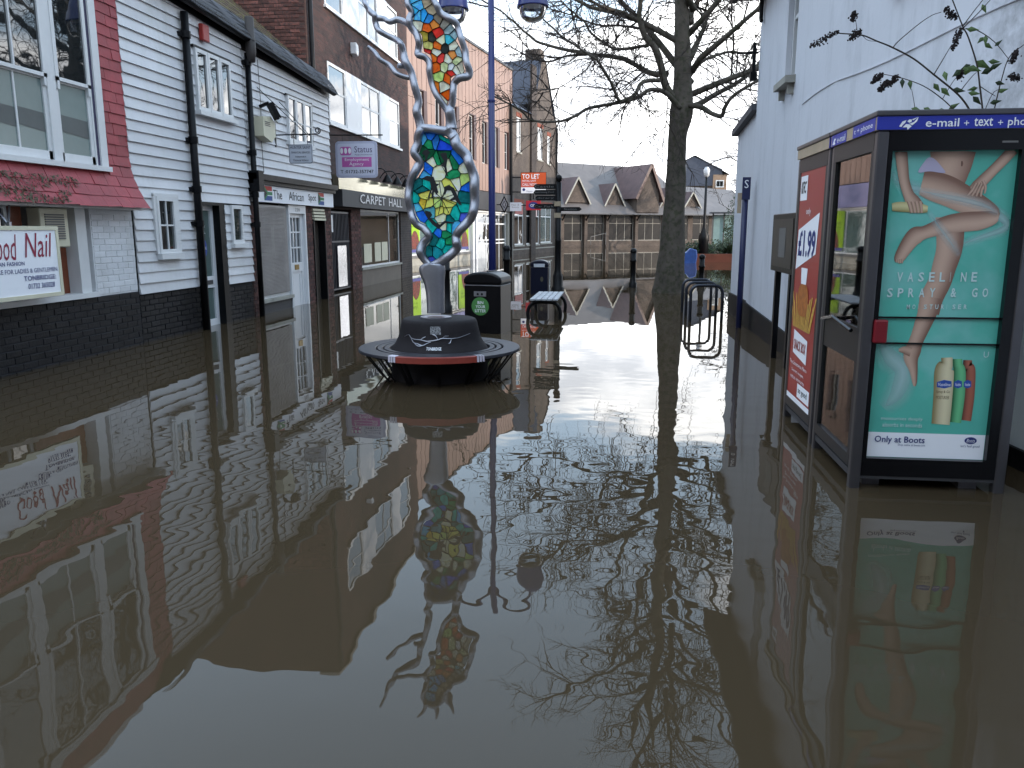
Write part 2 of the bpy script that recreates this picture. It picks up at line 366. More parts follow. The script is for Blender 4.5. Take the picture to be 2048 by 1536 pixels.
def autosmooth(o, ang=40):
    me = o.data; bm = bmesh.new(); bm.from_mesh(me)
    for e in bm.edges:
        e.smooth = not (len(e.link_faces) == 2 and e.calc_face_angle(0) > R(ang))
    for f in bm.faces: f.smooth = True
    bm.to_mesh(me); bm.free(); return o
def tag(o, label, cat, group=None):
    o['label'] = label; o['category'] = cat
    if group: o['group'] = group
    return o
def thing(name, label, cat, loc=(0,0,0), rot=0, off=0, group=None):
    o = bpy.data.objects.new(name, None); COL.objects.link(o); o.location = loc; o.rotation_euler = (0, 0, rot)
    o.empty_display_size = .2; OFF[o.name] = off
    return tag(o, label, cat, group)
def struct(name, mb, m): o = obj(name, mb, m); o['kind'] = 'structure'; return o
def inst(name, me, parent, loc, rot=(0,0,0), scale=(1,1,1)):
    o = bpy.data.objects.new(name, me); COL.objects.link(o); o.parent = parent; off = OFF.get(parent.name, 0)
    o.location = (loc[0]-off, loc[1], loc[2]); o.rotation_euler = rot; o.scale = scale; return o
def text(parent, s, u0, u1, z0, z1, d, m, shear=0, bold=0, name='lettering', depth=0):
    cu = bpy.data.curves.new('t', 'FONT'); cu.body = s; cu.shear = shear; cu.offset = bold; cu.resolution_u = 2; cu.fill_mode = 'FRONT'
    ob = bpy.data.objects.new('t', cu); me = bpy.data.meshes.new_from_object(ob)
    vv = np.array([v.co for v in me.vertices]); lo, hi = vv.min(0), vv.max(0)
    w, h = max(hi[0]-lo[0], 1e-6), max(hi[1]-lo[1], 1e-6)
    mb = MB(); mb.v = [(u0 + (p[0]-lo[0])/w*(u1-u0), d, z0 + (p[1]-lo[1])/h*(z1-z0)) for p in vv]
    mb.f = [tuple(p.vertices) for p in me.polygons]
    bpy.data.objects.remove(ob); bpy.data.curves.remove(cu); bpy.data.meshes.remove(me)
    return obj(name, mb, m, parent)
def window(parent, u0, u1, z0, z1, d=0, cols=1, rows=1, fw=.05, bw=.022, fm=None, gm=None, proud=.04, name='window', panes=None, back=.0):
    """frame with glazing bars as one part, each pane a sub-part"""
    fm = fm or whitew; gm = gm or glass; mb = MB(); f0 = d-proud; f1 = d+.03
    mb.box(u0, u1, f0, f1, z0, z0+fw).box(u0, u1, f0, f1, z1-fw, z1).box(u0, u0+fw, f0, f1, z0+fw, z1-fw).box(u1-fw, u1, f0, f1, z0+fw, z1-fw)
    iu0, iu1, iz0, iz1 = u0+fw, u1-fw, z0+fw, z1-fw
    ce = [iu0 + (iu1-iu0)*i/cols for i in range(cols+1)] if not hasattr(cols, '__len__') else [iu0 + (iu1-iu0)*x for x in (0, *cols, 1)]
    re = [iz0 + (iz1-iz0)*i/rows for i in range(rows+1)] if not hasattr(rows, '__len__') else [iz0 + (iz1-iz0)*x for x in (0, *rows, 1)]
    for x in ce[1:-1]: mb.box(x-bw/2, x+bw/2, f0+.008, f1, iz0, iz1)
    for z in re[1:-1]: mb.box(iu0, iu1, f0+.012, f1, z-bw/2, z+bw/2)
    w = obj(name, mb, fm, parent)
    for i in range(len(ce)-1):
        for j in range(len(re)-1):
            g = gm if panes is None else panes(i, j)
            t = random.uniform(-.006, .006)
            obj('pane', MB().quad((ce[i], f0+.022+t, re[j]), (ce[i+1], f0+.022-t, re[j]), (ce[i+1], f0+.022-t*.4, re[j+1]), (ce[i], f0+.022+t*.6, re[j+1])), g, w)
    return w
BRICK = {}
def bricks(parent, u0, u1, z0, z1, d, m, proud=.008, skip=(), limit=300, bw=.225, bh=.075, j=.01, name='brick', rough=.003):
    """individual bricks in stretcher bond standing proud of a core wall"""
    key = (m.name, bw, bh)
    if key not in BRICK:
        L_, h = bw-j, bh-j; e = .004
        mb = MB(); n = [(0,0,0),(L_,0,0),(L_,0,h),(0,0,h)]
        mb.v = [(0,.04,0),(L_,.04,0),(L_,.04,h),(0,.04,h),(0,e,0),(L_,e,0),(L_,e,h),(0,e,h),(e,0,e),(L_-e,0,e),(L_-e,0,h-e),(e,0,h-e)]
        for a in ((0,1,5,4),(1,2,6,5),(2,3,7,6),(3,0,4,7),(4,5,9,8),(5,6,10,9),(6,7,11,10),(7,4,8,11),(8,9,10,11)): mb.f.append(a)
        me = mesh_of(name, mb); me.materials.append(m); BRICK[key] = me
    n = 0; row = 0; z = z0
    while z + bh <= z1 + .02:
        u = u0 - (bw/2 if row % 2 else 0)
        while u < u1 - .03:
            a, b = max(u, u0), min(u+bw, u1)
            if b-a > .04 and not any(s[0] < (a+b)/2 < s[1] and s[2] < z+bh/2 < s[3] for s in skip):
                inst(name, BRICK[key], parent, (a + random.uniform(-1,1)*rough, d-proud+random.uniform(-1,1)*rough, z+random.uniform(-1,1)*rough*.6), (0, random.uniform(-.006,.006), random.uniform(-.01,.01)), ((b-a-j)/(bw-j), 1, 1)); n += 1
            u += bw
        z += bh; row += 1
    return n
# ------------------------------------------------------------------ ground and flood water
paving = mat('paving', c('#6a5f58'), .9, var=.2, vs=2, bump=.4, bs=30)
g = MB(); g.quad((-300,-60,-.42),(300,-60,-.42),(300,600,-.42),(-300,600,-.42)); struct('ground', g, paving)
def water_mat():
    m = bpy.data.materials.new('muddy_flood_water'); m.use_nodes = True; t = m.node_tree; b = t.nodes['Principled BSDF']; L = t.links.new
    b.inputs['Base Color'].default_value = (*c('#7a6850', .27), 1); b.inputs['Roughness'].default_value = .0; b.inputs['IOR'].default_value = 1.333
    g = t.nodes.new('ShaderNodeNewGeometry')
    ns = []
    for sc, st, det, loc in ((.55, .8, 1.5, 0), (1.9, .20, .3, 3), (4.8, .13, .0, 5), (10.0, .022, .0, 9)):
        n = t.nodes.new('ShaderNodeTexNoise'); n.inputs['Scale'].default_value = sc; n.inputs['Detail'].default_value = det; n.inputs['Roughness'].default_value = .45
        mp = t.nodes.new('ShaderNodeMapping'); mp.inputs['Location'].default_value = (loc, loc*.7, 0); mp.inputs['Scale'].default_value = (1.0, 1.25, 1); mp.inputs['Rotation'].default_value = (0, 0, .3)
        L(g.outputs['Position'], mp.inputs[0]); L(mp.outputs[0], n.inputs['Vector'])
        k = t.nodes.new('ShaderNodeMath'); k.operation = 'MULTIPLY'; k.inputs[1].default_value = st; L(n.outputs['Fac'], k.inputs[0]); ns.append(k)
    a = t.nodes.new('ShaderNodeMath'); a.operation = 'ADD'; L(ns[0].outputs[0], a.inputs[0]); L(ns[1].outputs[0], a.inputs[1])
    a1 = t.nodes.new('ShaderNodeMath'); a1.operation = 'ADD'; L(a.outputs[0], a1.inputs[0]); L(ns[2].outputs[0], a1.inputs[1])
    a2 = t.nodes.new('ShaderNodeMath'); a2.operation = 'ADD'; L(a1.outputs[0], a2.inputs[0]); L(ns[3].outputs[0], a2.inputs[1])
    # wind-ruffled patches: ripples come and go over the surface
    pn = t.nodes.new('ShaderNodeTexNoise'); pn.inputs['Scale'].default_value = .23; pn.inputs['Detail'].default_value = 2; L(g.outputs['Position'], pn.inputs['Vector'])
    pr = t.nodes.new('ShaderNodeMapRange'); pr.inputs['From Min'].default_value = .35; pr.inputs['From Max'].default_value = .65; pr.inputs['To Min'].default_value = .35; pr.inputs['To Max'].default_value = 1.25
    L(pn.outputs['Fac'], pr.inputs['Value'])
    # ripples spread from where people wade, dying out with distance
    vd = t.nodes.new('ShaderNodeVectorMath'); vd.operation = 'DISTANCE'; vd.inputs[1].default_value = (.5, 2.6, 0); L(g.outputs['Position'], vd.inputs[0])
    dr_ = t.nodes.new('ShaderNodeMapRange'); dr_.inputs['From Min'].default_value = 1.0; dr_.inputs['From Max'].default_value = 10.0; dr_.inputs['To Min'].default_value = 1.0; dr_.inputs['To Max'].default_value = .10
    L(vd.outputs['Value'], dr_.inputs['Value'])
    ml = t.nodes.new('ShaderNodeMath'); ml.operation = 'MULTIPLY'; L(pr.outputs[0], ml.inputs[0]); L(dr_.outputs[0], ml.inputs[1])
    bp = t.nodes.new('ShaderNodeBump'); bp.inputs['Distance'].default_value = .011; L(ml.outputs[0], bp.inputs['Strength'])
    L(a2.outputs[0], bp.inputs['Height']); L(bp.outputs[0], b.inputs['Normal'])
    return m
g = MB(); g.quad((-300,-60,0),(300,-60,0),(300,600,0),(-300,600,0)); struct('water', g, water_mat())

# ------------------------------------------------------------------ red tile-hung shop house on the left
X0 = -6.25
U0 = 5.2
A = thing('tile_hung_house', 'red tile-hung shop house with a wide white sash window over a black brick plinth', 'house', (X0, U0, 0), R(90), U0)
obj('plinth', MB().box(5.2, 9.95, 0, .4, -.4, .70), blackmortar, A)
bricks(A, 6.6, 9.94, -.12, .70, 0, blackbrick)
obj('shop_sill', MB().box(5.2, 9.08, -.05, .3, .705, .765), whitew, A)
obj('rear_wall', MB().box(5.2, 9.05, .32, .5, .70, 1.85).box(5.2, 9.9, .45, .6, 1.7, 5.4), white, A)
obj('pier', MB().box(9.08, 9.94, .004, .45, .702, 1.80), whitebrick, A)
bricks(A, 9.10, 9.94, .72, 1.72, 0, whitebrick, proud=.0025, rough=.0012, j=.006)
obj('corner_post', MB().box(8.80, 8.98, -.01, .3, .766, 1.78), whitew, A)
bo = obj('infill_board', MB().box(8.12, 8.79, .14, .16, .766, 1.30), board, A)
obj('head_board', MB().box(7.95, 8.12, .14, .17, .766, 1.78), board, A)
v = obj('vent_box', MB().box(8.20, 8.66, -.02, .14, 1.31, 1.74), cream, A, bevel=.012)
for k in range(11): obj('slat', MB().box(8.27, 8.58, -.032, -.02, 1.40+k*.026, 1.415+k*.026), grey, v)
window(A, 5.3, 7.94, .77, 1.78, .2, (.18, .36, .55, .72, .88), 1, fw=.05, bw=.04, gm=glassd)
obj('soffit_beam', MB().box(5.2, 9.96, -.16, .4, 1.75, 1.84), whitew, A)
# tile hanging: bell-cast at the foot, one object per tile
def flare(z): t = max(0, (2.45-z)/.7); return -.26*t*t
core = MB(); zs = [1.80, 1.95, 2.1, 2.25, 2.45, 4.35]
for a, b in zip(zs, zs[1:]): core.quad((5.2, flare(a)+.02, a), (9.95, flare(a)+.02, a), (9.95, flare(b)+.02, b), (5.2, flare(b)+.02, b))
core.quad(*[(9.95, flare(z)+.02, z) for z in zs], (9.95, .3, 4.35), (9.95, .3, 1.8))
core.quad((5.2, .02, 4.35), (9.95, .02, 4.35), (9.86, .10, 4.75), (9.55, .45, 5.3), (5.2, .45, 5.3))
core.quad((9.95, .02, 4.35), (9.95, .45, 4.35), (9.55, .45, 5.3), (9.86, .10, 4.75))
obj('tile_backing', core, red_tile, A)
tm = {}
W0, W1, WZ0, WZ1 = 6.6, 9.47, 2.20, 4.45
ch = .128; nt = 0; row = 0; z = 1.78
while z < 4.9:
    tw = .265; u = 5.9 - (tw/2 if row % 2 else 0) + random.uniform(-.03, .03)
    while u < 9.97:
        w = tw*random.choice((1, 1, 1, .92, 1.06)); edge = 9.975 - max(0, z-4.3)*.25; a, b = u, min(u+w, edge); b = edge if edge-b < .12 else b
        zt = z + ch + .05
        if a < W1 < b and WZ0-.08 < z < WZ1: a = W1
        if b - a > .05 and not (a < W1-.02 and b > W0 and z > WZ0-.08 and z < WZ1):
            key = (round(b-a, 2),)
            if nt < 300 and b > 6.9:
                f0, f1 = flare(z), flare(zt); inset = max(0, z-4.35)*.35
                mb = MB(); q = random.uniform(-.004, .004); L_ = b-a-.006; e = .022
                pts = [(0, f0-e+q, random.uniform(-.006, .006)), (L_, f0-e+q+random.uniform(-.003,.003), random.uniform(-.006, .006)), (L_, f1-.004, zt-z), (0, f1-.004, zt-z)]
                bk = [(p[0], p[1]+.014, p[2]) for p in pts]
                mb.v = pts + bk; mb.f = [(0,1,2,3),(7,6,5,4),(0,4,5,1),(1,5,6,2),(3,2,6,7),(0,3,7,4)]
                me = mesh_of('tile', mb); me.materials.append(red_tile)
                inst('tile', me, A, (a, inset, z)); nt += 1
        u += w
        if edge-u < .13: break
    z += ch; row += 1
# moss on the lowest courses
mo = MB()
for k in range(1500):
    u = random.uniform(6.8, 8.75); z = 1.80 + random.random()**1.3*.30
    if mnoise.noise(Vector((u*2.6, z*9, 3.1))) < .02 - (.12 if u < 7.9 else 0): continue
    y = flare(z)-.03; p = Vector((u, y, z)); l = random.uniform(.03, .07)
    q = p + Vector((random.uniform(-.05, .05), -random.uniform(.005, .03), -l*.5+random.uniform(-.03, .03))); s_ = Vector((random.uniform(-1,1), -.5, random.uniform(-1,1)))*.008
    mo.quad(p-s_, p+s_, q)
obj('moss', mo, mossm, A, kind='stuff')
# big sash window
def aw(i, j): return frost if j == 0 else glass
w = obj('window', MB().box(6.60, 9.47, -.10, .0, 2.20, 2.26).box(9.34, 9.47, -.055, .02, 2.26, 4.40).box(6.60, 6.73, -.055, .02, 2.26, 4.40).box(6.55, 9.52, -.07, .02, 4.40, 4.50)
        .box(8.52, 8.66, -.04, .03, 2.26, 4.40).box(7.40, 7.54, -.04, .03, 2.26, 4.40).box(9.27, 9.338, -.03, .03, 2.26, 4.40), whitew, A)
obj('blue_reveal', MB().box(9.30, 9.338, -.034, -.030, 2.27, 4.39), mat('violet_paint', c('#3a3550'), .6), w)
for (a, b, cols) in ((7.54, 8.52, 2), (8.66, 9.27, 1), (6.73, 7.40, 1)):
    for (p, q, pr, kind) in ((2.26, 3.16, .0, 'lower'), (3.14, 4.40, .03, 'upper')):
        s_ = MB(); f = .055; d0, d1 = -.02-pr, .01-pr
        s_.box(a, b, d0, d1, p, p+(.10 if kind == 'lower' else .04)).box(a, b, d0, d1, q-.04, q).box(a, a+f, d0, d1, p, q).box(b-f, b, d0, d1, p, q)
        if cols == 2: s_.box((a+b)/2-.012, (a+b)/2+.012, d0+.002, d1, p, q)
        if kind == 'upper': s_.box(b-.055, b-.02, d0, d1, p-.09, p).box(a+.02, a+.055, d0, d1, p-.09, p)
        obj('sash', s_, whitew, w)
        n_ = 2 if cols == 2 else 1
        for k in range(n_):
            ua = a+f+(b-a-2*f)*k/n_; ub = a+f+(b-a-2*f)*(k+1)/n_; t = random.uniform(-.004, .004)
            obj('pane', MB().quad((ua, d0+.018+t, p), (ub, d0+.018-t, p), (ub, d0+.018-t, q), (ua, d0+.018+t, q)), frost if kind == 'lower' else glass, w)
            if kind == 'lower': obj('blind', MB().quad((ua+.01, d0+.013, 2.78), (ub-.01, d0+.013, 2.76), (ub-.01, d0+.013, 2.56), (ua+.01, d0+.013, 2.60)), frostd, w)
rf = MB(); rf.quad((5.0, .40, 5.25), (9.65, .40, 5.25), (9.0, 3.2, 7.6), (5.0, 3.2, 7.6)); rf.quad((9.65, .40, 5.25), (9.65, 5.5, 5.25), (9.0, 3.2, 7.6)); rf.quad((9.65, 5.5, 5.25), (5.0, 5.5, 5.25), (5.0, 3.2, 7.6), (9.0, 3.2, 7.6))
obj('roof', rf, moss_tile, A)
obj('side_wall', MB().box(9.5, 9.9, .5, 5.5, -.4, 5.25), white, A)
# its sign
sg = thing('shop_sign', 'white board sign lettered Good Nail hung under the red tiles', 'sign', (X0+.24, 7.3, .8), R(90), 7.3)
obj('panel', MB().box(6.55, 8.10, -.02, .02, .04, .70), wink, sg)
obj('frame', MB().box(6.55, 8.13, -.03, .03, .0, .04).box(6.55, 8.13, -.03, .03, .70, .74).box(8.09, 8.13, -.03, .03, .04, .70), cream, sg)
text(sg, 'Good', 7.09, 7.50, .40, .66, -.024, redink, shear=.25); text(sg, 'Nail', 7.60, 8.02, .42, .67, -.024, redink, shear=.25)
text(sg, 'AFRO-AMERICAN', 6.85, 7.31, .345, .385, -.024, navyink, bold=.01); text(sg, 'FASHION', 7.34, 7.58, .345, .385, -.024, navyink, bold=.01)
text(sg, 'HAIR & NAIL CARE FOR LADIES & GENTLEMEN', 6.75, 8.06, .265, .31, -.024, navyink)
text(sg, 'TONBRIDGE:', 7.55, 8.03, .185, .235, -.024, navyink, bold=.012)
text(sg, '01732 365028', 7.60, 8.00, .10, .155, -.024, navyink, shear=.15, bold=.012)
obj('bracket', MB().bar((7.45, 0, .60), (7.45, -.01, .78), .03).bar((7.45, 0, .74), (7.75, .2, 1.02), .018).bar((7.45, 0, .74), (7.45, .2, 1.0), .02), steel, sg)

# ------------------------------------------------------------------ white weatherboarded house with the glazed door
board_meshes = {}
def wboard(parent, u0, u1, z, h=.145, d=0):
    key = round(u1-u0, 2)
    mb = MB(); L_ = u1-u0
    mb.v = [(0, -.030, 0), (L_, -.030, 0), (L_, -.004, h), (0, -.004, h), (0, .0, 0), (L_, .0, 0), (L_, .002, h), (0, .002, h)]
    mb.f = [(0,1,2,3), (0,4,5,1), (1,5,6,2), (3,7,4,0), (2,6,7,3), (4,7,6,5)]
    if key not in board_meshes:
        me = mesh_of('weatherboard', mb); me.materials.append(white); board_meshes[key] = me
    return inst('weatherboard', board_meshes[key], parent, (u0, d+random.uniform(-.003, .003), z+random.uniform(-.003, .003)), (random.uniform(-.01, .01), random.uniform(-.0015, .0015), 0))
B = thing('weatherboard_house', 'white weatherboarded house with a glazed white door and triple casement', 'house', (X0, 9.95, 0), R(90), 9.95)
obj('wall', MB().wall(9.96, 13.40, -.4, 4.75, [(11.62, 12.46, -.4, 1.93)], .03, .25).box(9.96, 13.4, .28, .5, -.4, 4.75), blackmortar, B)
bricks(B, 9.98, 11.60, -.10, .63, 0.03, blackbrick, proud=.02); bricks(B, 12.48, 13.38, -.10, .60, 0.03, blackbrick, proud=.02)
z = .66
while z < 4.62:
    if z < 1.84: wboard(B, 9.97, 11.61, z); wboard(B, 12.47, 13.40, z-.03)
    else: wboard(B, 9.97, 13.40, z)
    z += .1405
def gutterz(u): return 4.72 - (u-11.7)*.05
dr = obj('door', MB().box(11.74, 12.30, .10, .16, -.1, .10).box(11.74, 12.30, .10, .16, 1.80, 1.88).box(11.74, 11.83, .10, .16, .1, 1.8).box(12.20, 12.30, .10, .16, .1, 1.8).box(11.83, 12.20, .10, .16, .60, .78), upvc, B)
obj('pane', MB().box(11.83, 12.20, .125, .135, .78, 1.80), glass_shop, dr); obj('pane', MB().box(11.83, 12.20, .125, .135, .10, .60), glass_shop, dr)
obj('letterbox', MB().box(11.88, 12.14, .088, .10, .655, .72), greyd, dr)
def disc(cx, cz, ru, rz, d, n=24): 
    m = MB(); m.poly([(cx+ru*math.cos(2*math.pi*k/n), cz+rz*math.sin(2*math.pi*k/n)) for k in range(n)], d); return m
obj('notice', MB().box(11.85, 12.08, .119, .124, 1.40, 1.62), mat('teal_notice', c('#20403c'), .5), dr)
obj('sticker', disc(11.98, 1.22, .10, .14, .118), mat('blue_sticker', c('#23408c'), .5), dr)
text(dr, 'PULSE', 11.91, 12.05, 1.20, 1.24, .115, wink)
text(dr, 'Hunter', 11.87, 12.05, 1.54, 1.58, .115, wink); text(dr, 'Saint', 11.87, 12.02, 1.48, 1.515, .115, wink); text(dr, 'FINANCIAL', 11.87, 12.05, 1.44, 1.46, .115, wink)
obj('door_jamb', MB().box(11.60, 11.74, -.03, .2, -.4, 1.95).box(12.30, 12.48, -.015, .2, -.4, 1.95).box(11.74, 12.30, -.02, .2, 1.88, 1.93), blackp, B)
window(B, 10.46, 10.93, 1.18, 1.95, -.02, 2, 2, gm=glass, fw=.055); obj('window_sill', MB().box(10.42, 11.0, -.10, .0, 1.10, 1.18), whitew, B)
obj('window_surround', MB().box(10.93, 11.03, -.05, .0, 1.18, 1.97).box(10.40, 10.46, -.05, .0, 1.18, 1.97).box(10.40, 11.03, -.055, .0, 1.951, 1.995), whitew, B)
window(B, 12.64, 13.03, 1.28, 1.90, -.02, 1, 1, gm=glass, fw=.06); obj('window_sill', MB().box(12.6, 13.1, -.10, .0, 1.21, 1.28), whitew, B)
for k in range(3): window(B, 11.79+k*.37, 12.15+k*.37, 3.26, 4.14, -.03, 1, 1, gm=glass, fw=.055)
obj('window_sill', MB().box(11.74, 12.95, -.12, 0, 3.19, 3.255), whitew, B)
obj('window_head', MB().box(11.76, 12.95, -.055, 0, 4.142, 4.18), blackp, B)
obj('alarm_box', MB().box(12.0, 12.2, -.10, -.03, 4.28, 4.52), mat('red_plastic', c('#9a2018'), .4), B, bevel=.015)
def drainpipe(parent, u, ztop, r=.05, col=None, d=-.09):
    p = obj('drainpipe', MB().tube([(u, d, -.4), (u, d, ztop)], r, 12), blackp, parent, smooth=True)
    for z in (1.55, 2.05, 2.75, 4.2):
        if z < ztop: obj('pipe_collar', MB().tube([(u, d, z), (u, d, z+.09)], r*1.3, 12).box(u-r*1.9, u+r*1.9, d+.02, 0, z+.01, z+.07), blackp, p)
    return p
drainpipe(B, 11.50, 4.55, .055)
def roof_with_guard(parent, u0, u1):
    g_ = MB()
    ga, gb = gutterz(u0), gutterz(u1)
    pf = [(.075*math.cos(a), .075*math.sin(a)) for a in np.linspace(math.pi, 2*math.pi, 9)]
    for i in range(8):
        (y0, z0), (y1, z1) = pf[i], pf[i+1]
        g_.quad((u0, -.14+y0, ga+z0), (u1, -.14+y0, gb+z0), (u1, -.14+y1, gb+z1), (u0, -.14+y1, ga+z1))
    obj('gutter', g_, blackp, parent, smooth=True)
    r_ = MB(); n = 8
    for i in range(n):
        for k in range(14):
            ua, ub = u0+(u1-u0)*i/n, u0+(u1-u0)*(i+1)/n
            def P_(u, t): 
                return (u, -.12+t*2.3, gutterz(u)+.03 + t*2.05 + .03*mnoise.noise(Vector((u*1.3, t*6, 0))))
            t0, t1 = k/14, (k+1)/14; lip = .02
            a, b, c_, d_ = P_(ua, t0), P_(ub, t0), P_(ub, t1), P_(ua, t1)
            r_.quad((a[0], a[1], a[2]+lip), (b[0], b[1], b[2]+lip), c_, d_); r_.quad(a, b, (b[0], b[1], b[2]+lip), (a[0], a[1], a[2]+lip))
    rr = obj('roof', r_, moss_tile, parent)
    obj('roof_rear', MB().quad((u0, 2.18, gutterz(u0)+2.08), (u1, 2.18, gutterz(u1)+2.08), (u1, 4.6, gutterz(u1)), (u0, 4.6, gutterz(u0))), moss_tile, parent)
    obj('eaves_board', MB().quad((u0, -.03, ga-.02), (u1, -.03, gb-.02), (u1, -.03, gb-.12), (u0, -.03, ga-.12)), blackp, parent)
    lv = MB()
    for k in range(int((u1-u0)*260)):
        u = random.uniform(u0, u1); y = random.uniform(-.22, .12); p = Vector((u, y, gutterz(u)-.03+.25*random.random()*(y+.3)/.4)); d = Vector((random.gauss(0,1), random.gauss(0,1), random.gauss(0,.6))).normalized()*random.uniform(.03, .08); s_ = d.orthogonal().normalized()*.006
        lv.quad(p-s_, p+s_, p+d)
    obj('gutter_debris', lv, moss_tile, rr, kind='stuff')
    wm = MB(); wires = []
    for k in range(9):
        t = k/8; y = -.24 + .40*t; dz = -.06 + .30*math.sin(t*math.pi*.55) + t*.16
        wm.tube([(u, y+.01*math.sin(u*7), gutterz(u)+dz+.012*math.sin(u*9+k)) for u in np.linspace(u0, u1, 24)], .005, 3, cap=False)
    u = u0
    while u < u1:
        wm.tube([(u+.03*math.sin(k), -.24+.40*k/8, gutterz(u)-.06+.30*math.sin(k/8*math.pi*.55)+k/8*.16) for k in range(9)], .005, 3, cap=False); u += .05
    obj('gutter_guard', wm, mat('wire', c('#5c5c60'), .5, metal=.6), rr, kind='stuff')
roof_with_guard(B, 9.96, 13.41)
# ------------------------------------------------------------------ weatherboarded shop with the African Spot fascia
E_ = thing('weatherboard_shop', 'white weatherboarded shop with a long fascia lettered The African Spot', 'shop', (X0, 13.42, 0), R(90), 13.42)
obj('wall', MB().wall(13.42, 17.55, -.4, 4.6, [(13.70, 15.98, -.4, 2.0), (16.40, 17.1, -.4, 1.95)], .03, .3).box(13.42, 17.55, .33, .5, -.4, 4.6), brick_dk, E_)
bricks(E_, 13.45, 13.70, -.10, 1.95, .03, redbrick, proud=.012); bricks(E_, 15.99, 16.39, -.10, 2.0, .03, redbrick, proud=.012); bricks(E_, 17.1, 17.5, -.10, 2.0, .03, redbrick, proud=.012)
z = 2.47
while z < gutterz(17.5)-.1:
    wboard(E_, 13.42, 17.52, z); z += .1405
obj('shop_cornice', MB().box(13.42, 17.55, -.16, .02, 2.36, 2.46).box(13.42, 17.55, -.10, .02, 2.29, 2.36).box(13.42, 13.62, -.2, .02, 2.15, 2.5), blackp, E_)
fs = obj('fascia', MB().box(13.50, 17.48, -.06, .02, 1.99, 2.285), wink, E_)
text(fs, 'The', 14.28, 14.68, 2.06, 2.22, -.066, ink); text(fs, 'African', 15.0, 15.75, 2.06, 2.22, -.066, ink); text(fs, 'Spot', 16.0, 16.42, 2.05, 2.22, -.066, ink)
fcol = {k: mat('flag_'+k, c(h), .6, var=0) for k, h in dict(red='#b03028', blue='#2a4a8c', green='#2e7a4a', black='#141414', gold='#c8a030', white='#e0e0e0').items()}
for u in (13.90, 16.55):
    a, b = u, u+.34; z0, z1 = 2.02, 2.27; zm = (z0+z1)/2
    obj('flag_print', MB().poly([(a, zm), (b, zm), (b, z1), (a, z1)], -.064), fcol['red'], fs); obj('flag_print', MB().poly([(a, z0), (b, z0), (b, zm), (a, zm)], -.064), fcol['blue'], fs)
    obj('flag_print', MB().poly([(a, zm-.045), (b, zm-.045), (b, zm+.045), (a, zm+.045)], -.0655), fcol['white'], fs)
    obj('flag_print', MB().poly([(a, z0), (a+.15, zm-.028), (b, zm-.028), (b, zm+.028), (a+.15, zm+.028), (a, z1)], -.067), fcol['green'], fs)
    obj('flag_print', MB().poly([(a, z0+.04), (a+.12, zm), (a, z1-.04)], -.0685), fcol['black'], fs)
# window behind a mesh grille
sw = window(E_, 13.72, 15.08, .26, 1.95, .10, 1, (.47, .80), fw=.06, bw=.05, gm=glassd, proud=.05)
obj('glazing_bar', MB().box(14.40, 14.43, .02, .08, 1.08, 1.60), whitew, sw)
gr = MB()
for k in range(66): gr.box(13.78, 15.02, .012, .020, .34+k*.024, .34+k*.024+.013)
for k in range(46): gr.box(13.78+k*.027, 13.788+k*.027, .008, .014, .33, 1.90)
obj('grille', gr, mat('grille_metal', c('#a49c97'), .55), E_, kind='stuff')
obj('window_sill', MB().box(13.68, 15.10, -.04, .12, .20, .26), stone, E_)
obj('stall_riser', MB().box(13.70, 15.12, .02, .2, -.4, .20), greyd, E_)
dw = obj('door', MB().box(15.16, 15.25, .06, .13, -.3, 1.82).box(15.80, 15.92, .06, .13, -.3, 1.82).box(15.25, 15.80, .06, .13, 1.74, 1.82).box(15.25, 15.80, .06, .13, .68, .86).box(15.25, 15.80, .08, .13, -.3, .68).box(15.44, 15.465, .07, .12, .86, 1.74).box(15.60, 15.625, .07, .12, .86, 1.74).box(15.25, 15.8, .072, .12, 1.14, 1.17).box(15.25, 15.8, .072, .12, 1.44, 1.47).box(15.33, 15.36, .065, .08, .0, .62).box(15.68, 15.71, .065, .08, .0, .62), upvc, E_)
for i, (a, b) in enumerate(((15.25, 15.44), (15.465, 15.60), (15.625, 15.80))):
    for (p, q) in ((.86, 1.14), (1.17, 1.44), (1.47, 1.74)): obj('pane', MB().box(a, b, .095, .105, p, q), glass, dw)
obj('letterbox', MB().box(15.42, 15.62, .048, .06, .72, .82), mat('brass', c('#8a7238'), .35, metal=.8), dw)
obj('door_frame', MB().box(15.10, 15.16, .0, .2, -.3, 1.98).box(15.92, 15.98, .0, .2, -.3, 1.98).box(15.16, 15.92, .0, .2, 1.82, 1.98), upvc, E_)
text(dw, '220', 15.42, 15.66, 1.86, 1.93, -.004, grey)
d2 = obj('side_door', MB().box(16.45, 17.06, .16, .2, -.3, 1.68), mat('brown_door', c('#4c453f'), .3, var=.1), E_)
obj('side_door_frame', MB().box(16.40, 16.45, .0, .22, -.4, 1.72).box(17.06, 17.10, .0, .22, -.4, 1.72), blackp, E_)
for k in range(4): obj('louvre', MB().box(16.42, 17.09, -.02+.01*k, .05+.01*k, 1.70+k*.065, 1.745+k*.065), cream, E_)
for k in range(3): window(E_, 15.18+k*.41, 15.58+k*.41, 3.18, 4.0, -.03, 1, (.45,), gm=glass, fw=.045)
obj('window_frame_edge', MB().box(16.41, 16.45, -.06, 0, 3.1, 4.04).box(15.14, 16.41, -.06, 0, 4.0, 4.03), blackp, E_)
obj('window_sill', MB().box(15.12, 16.44, -.1, 0, 3.10, 3.18), whitew, E_)
drainpipe(E_, 13.48, 4.4, .048)
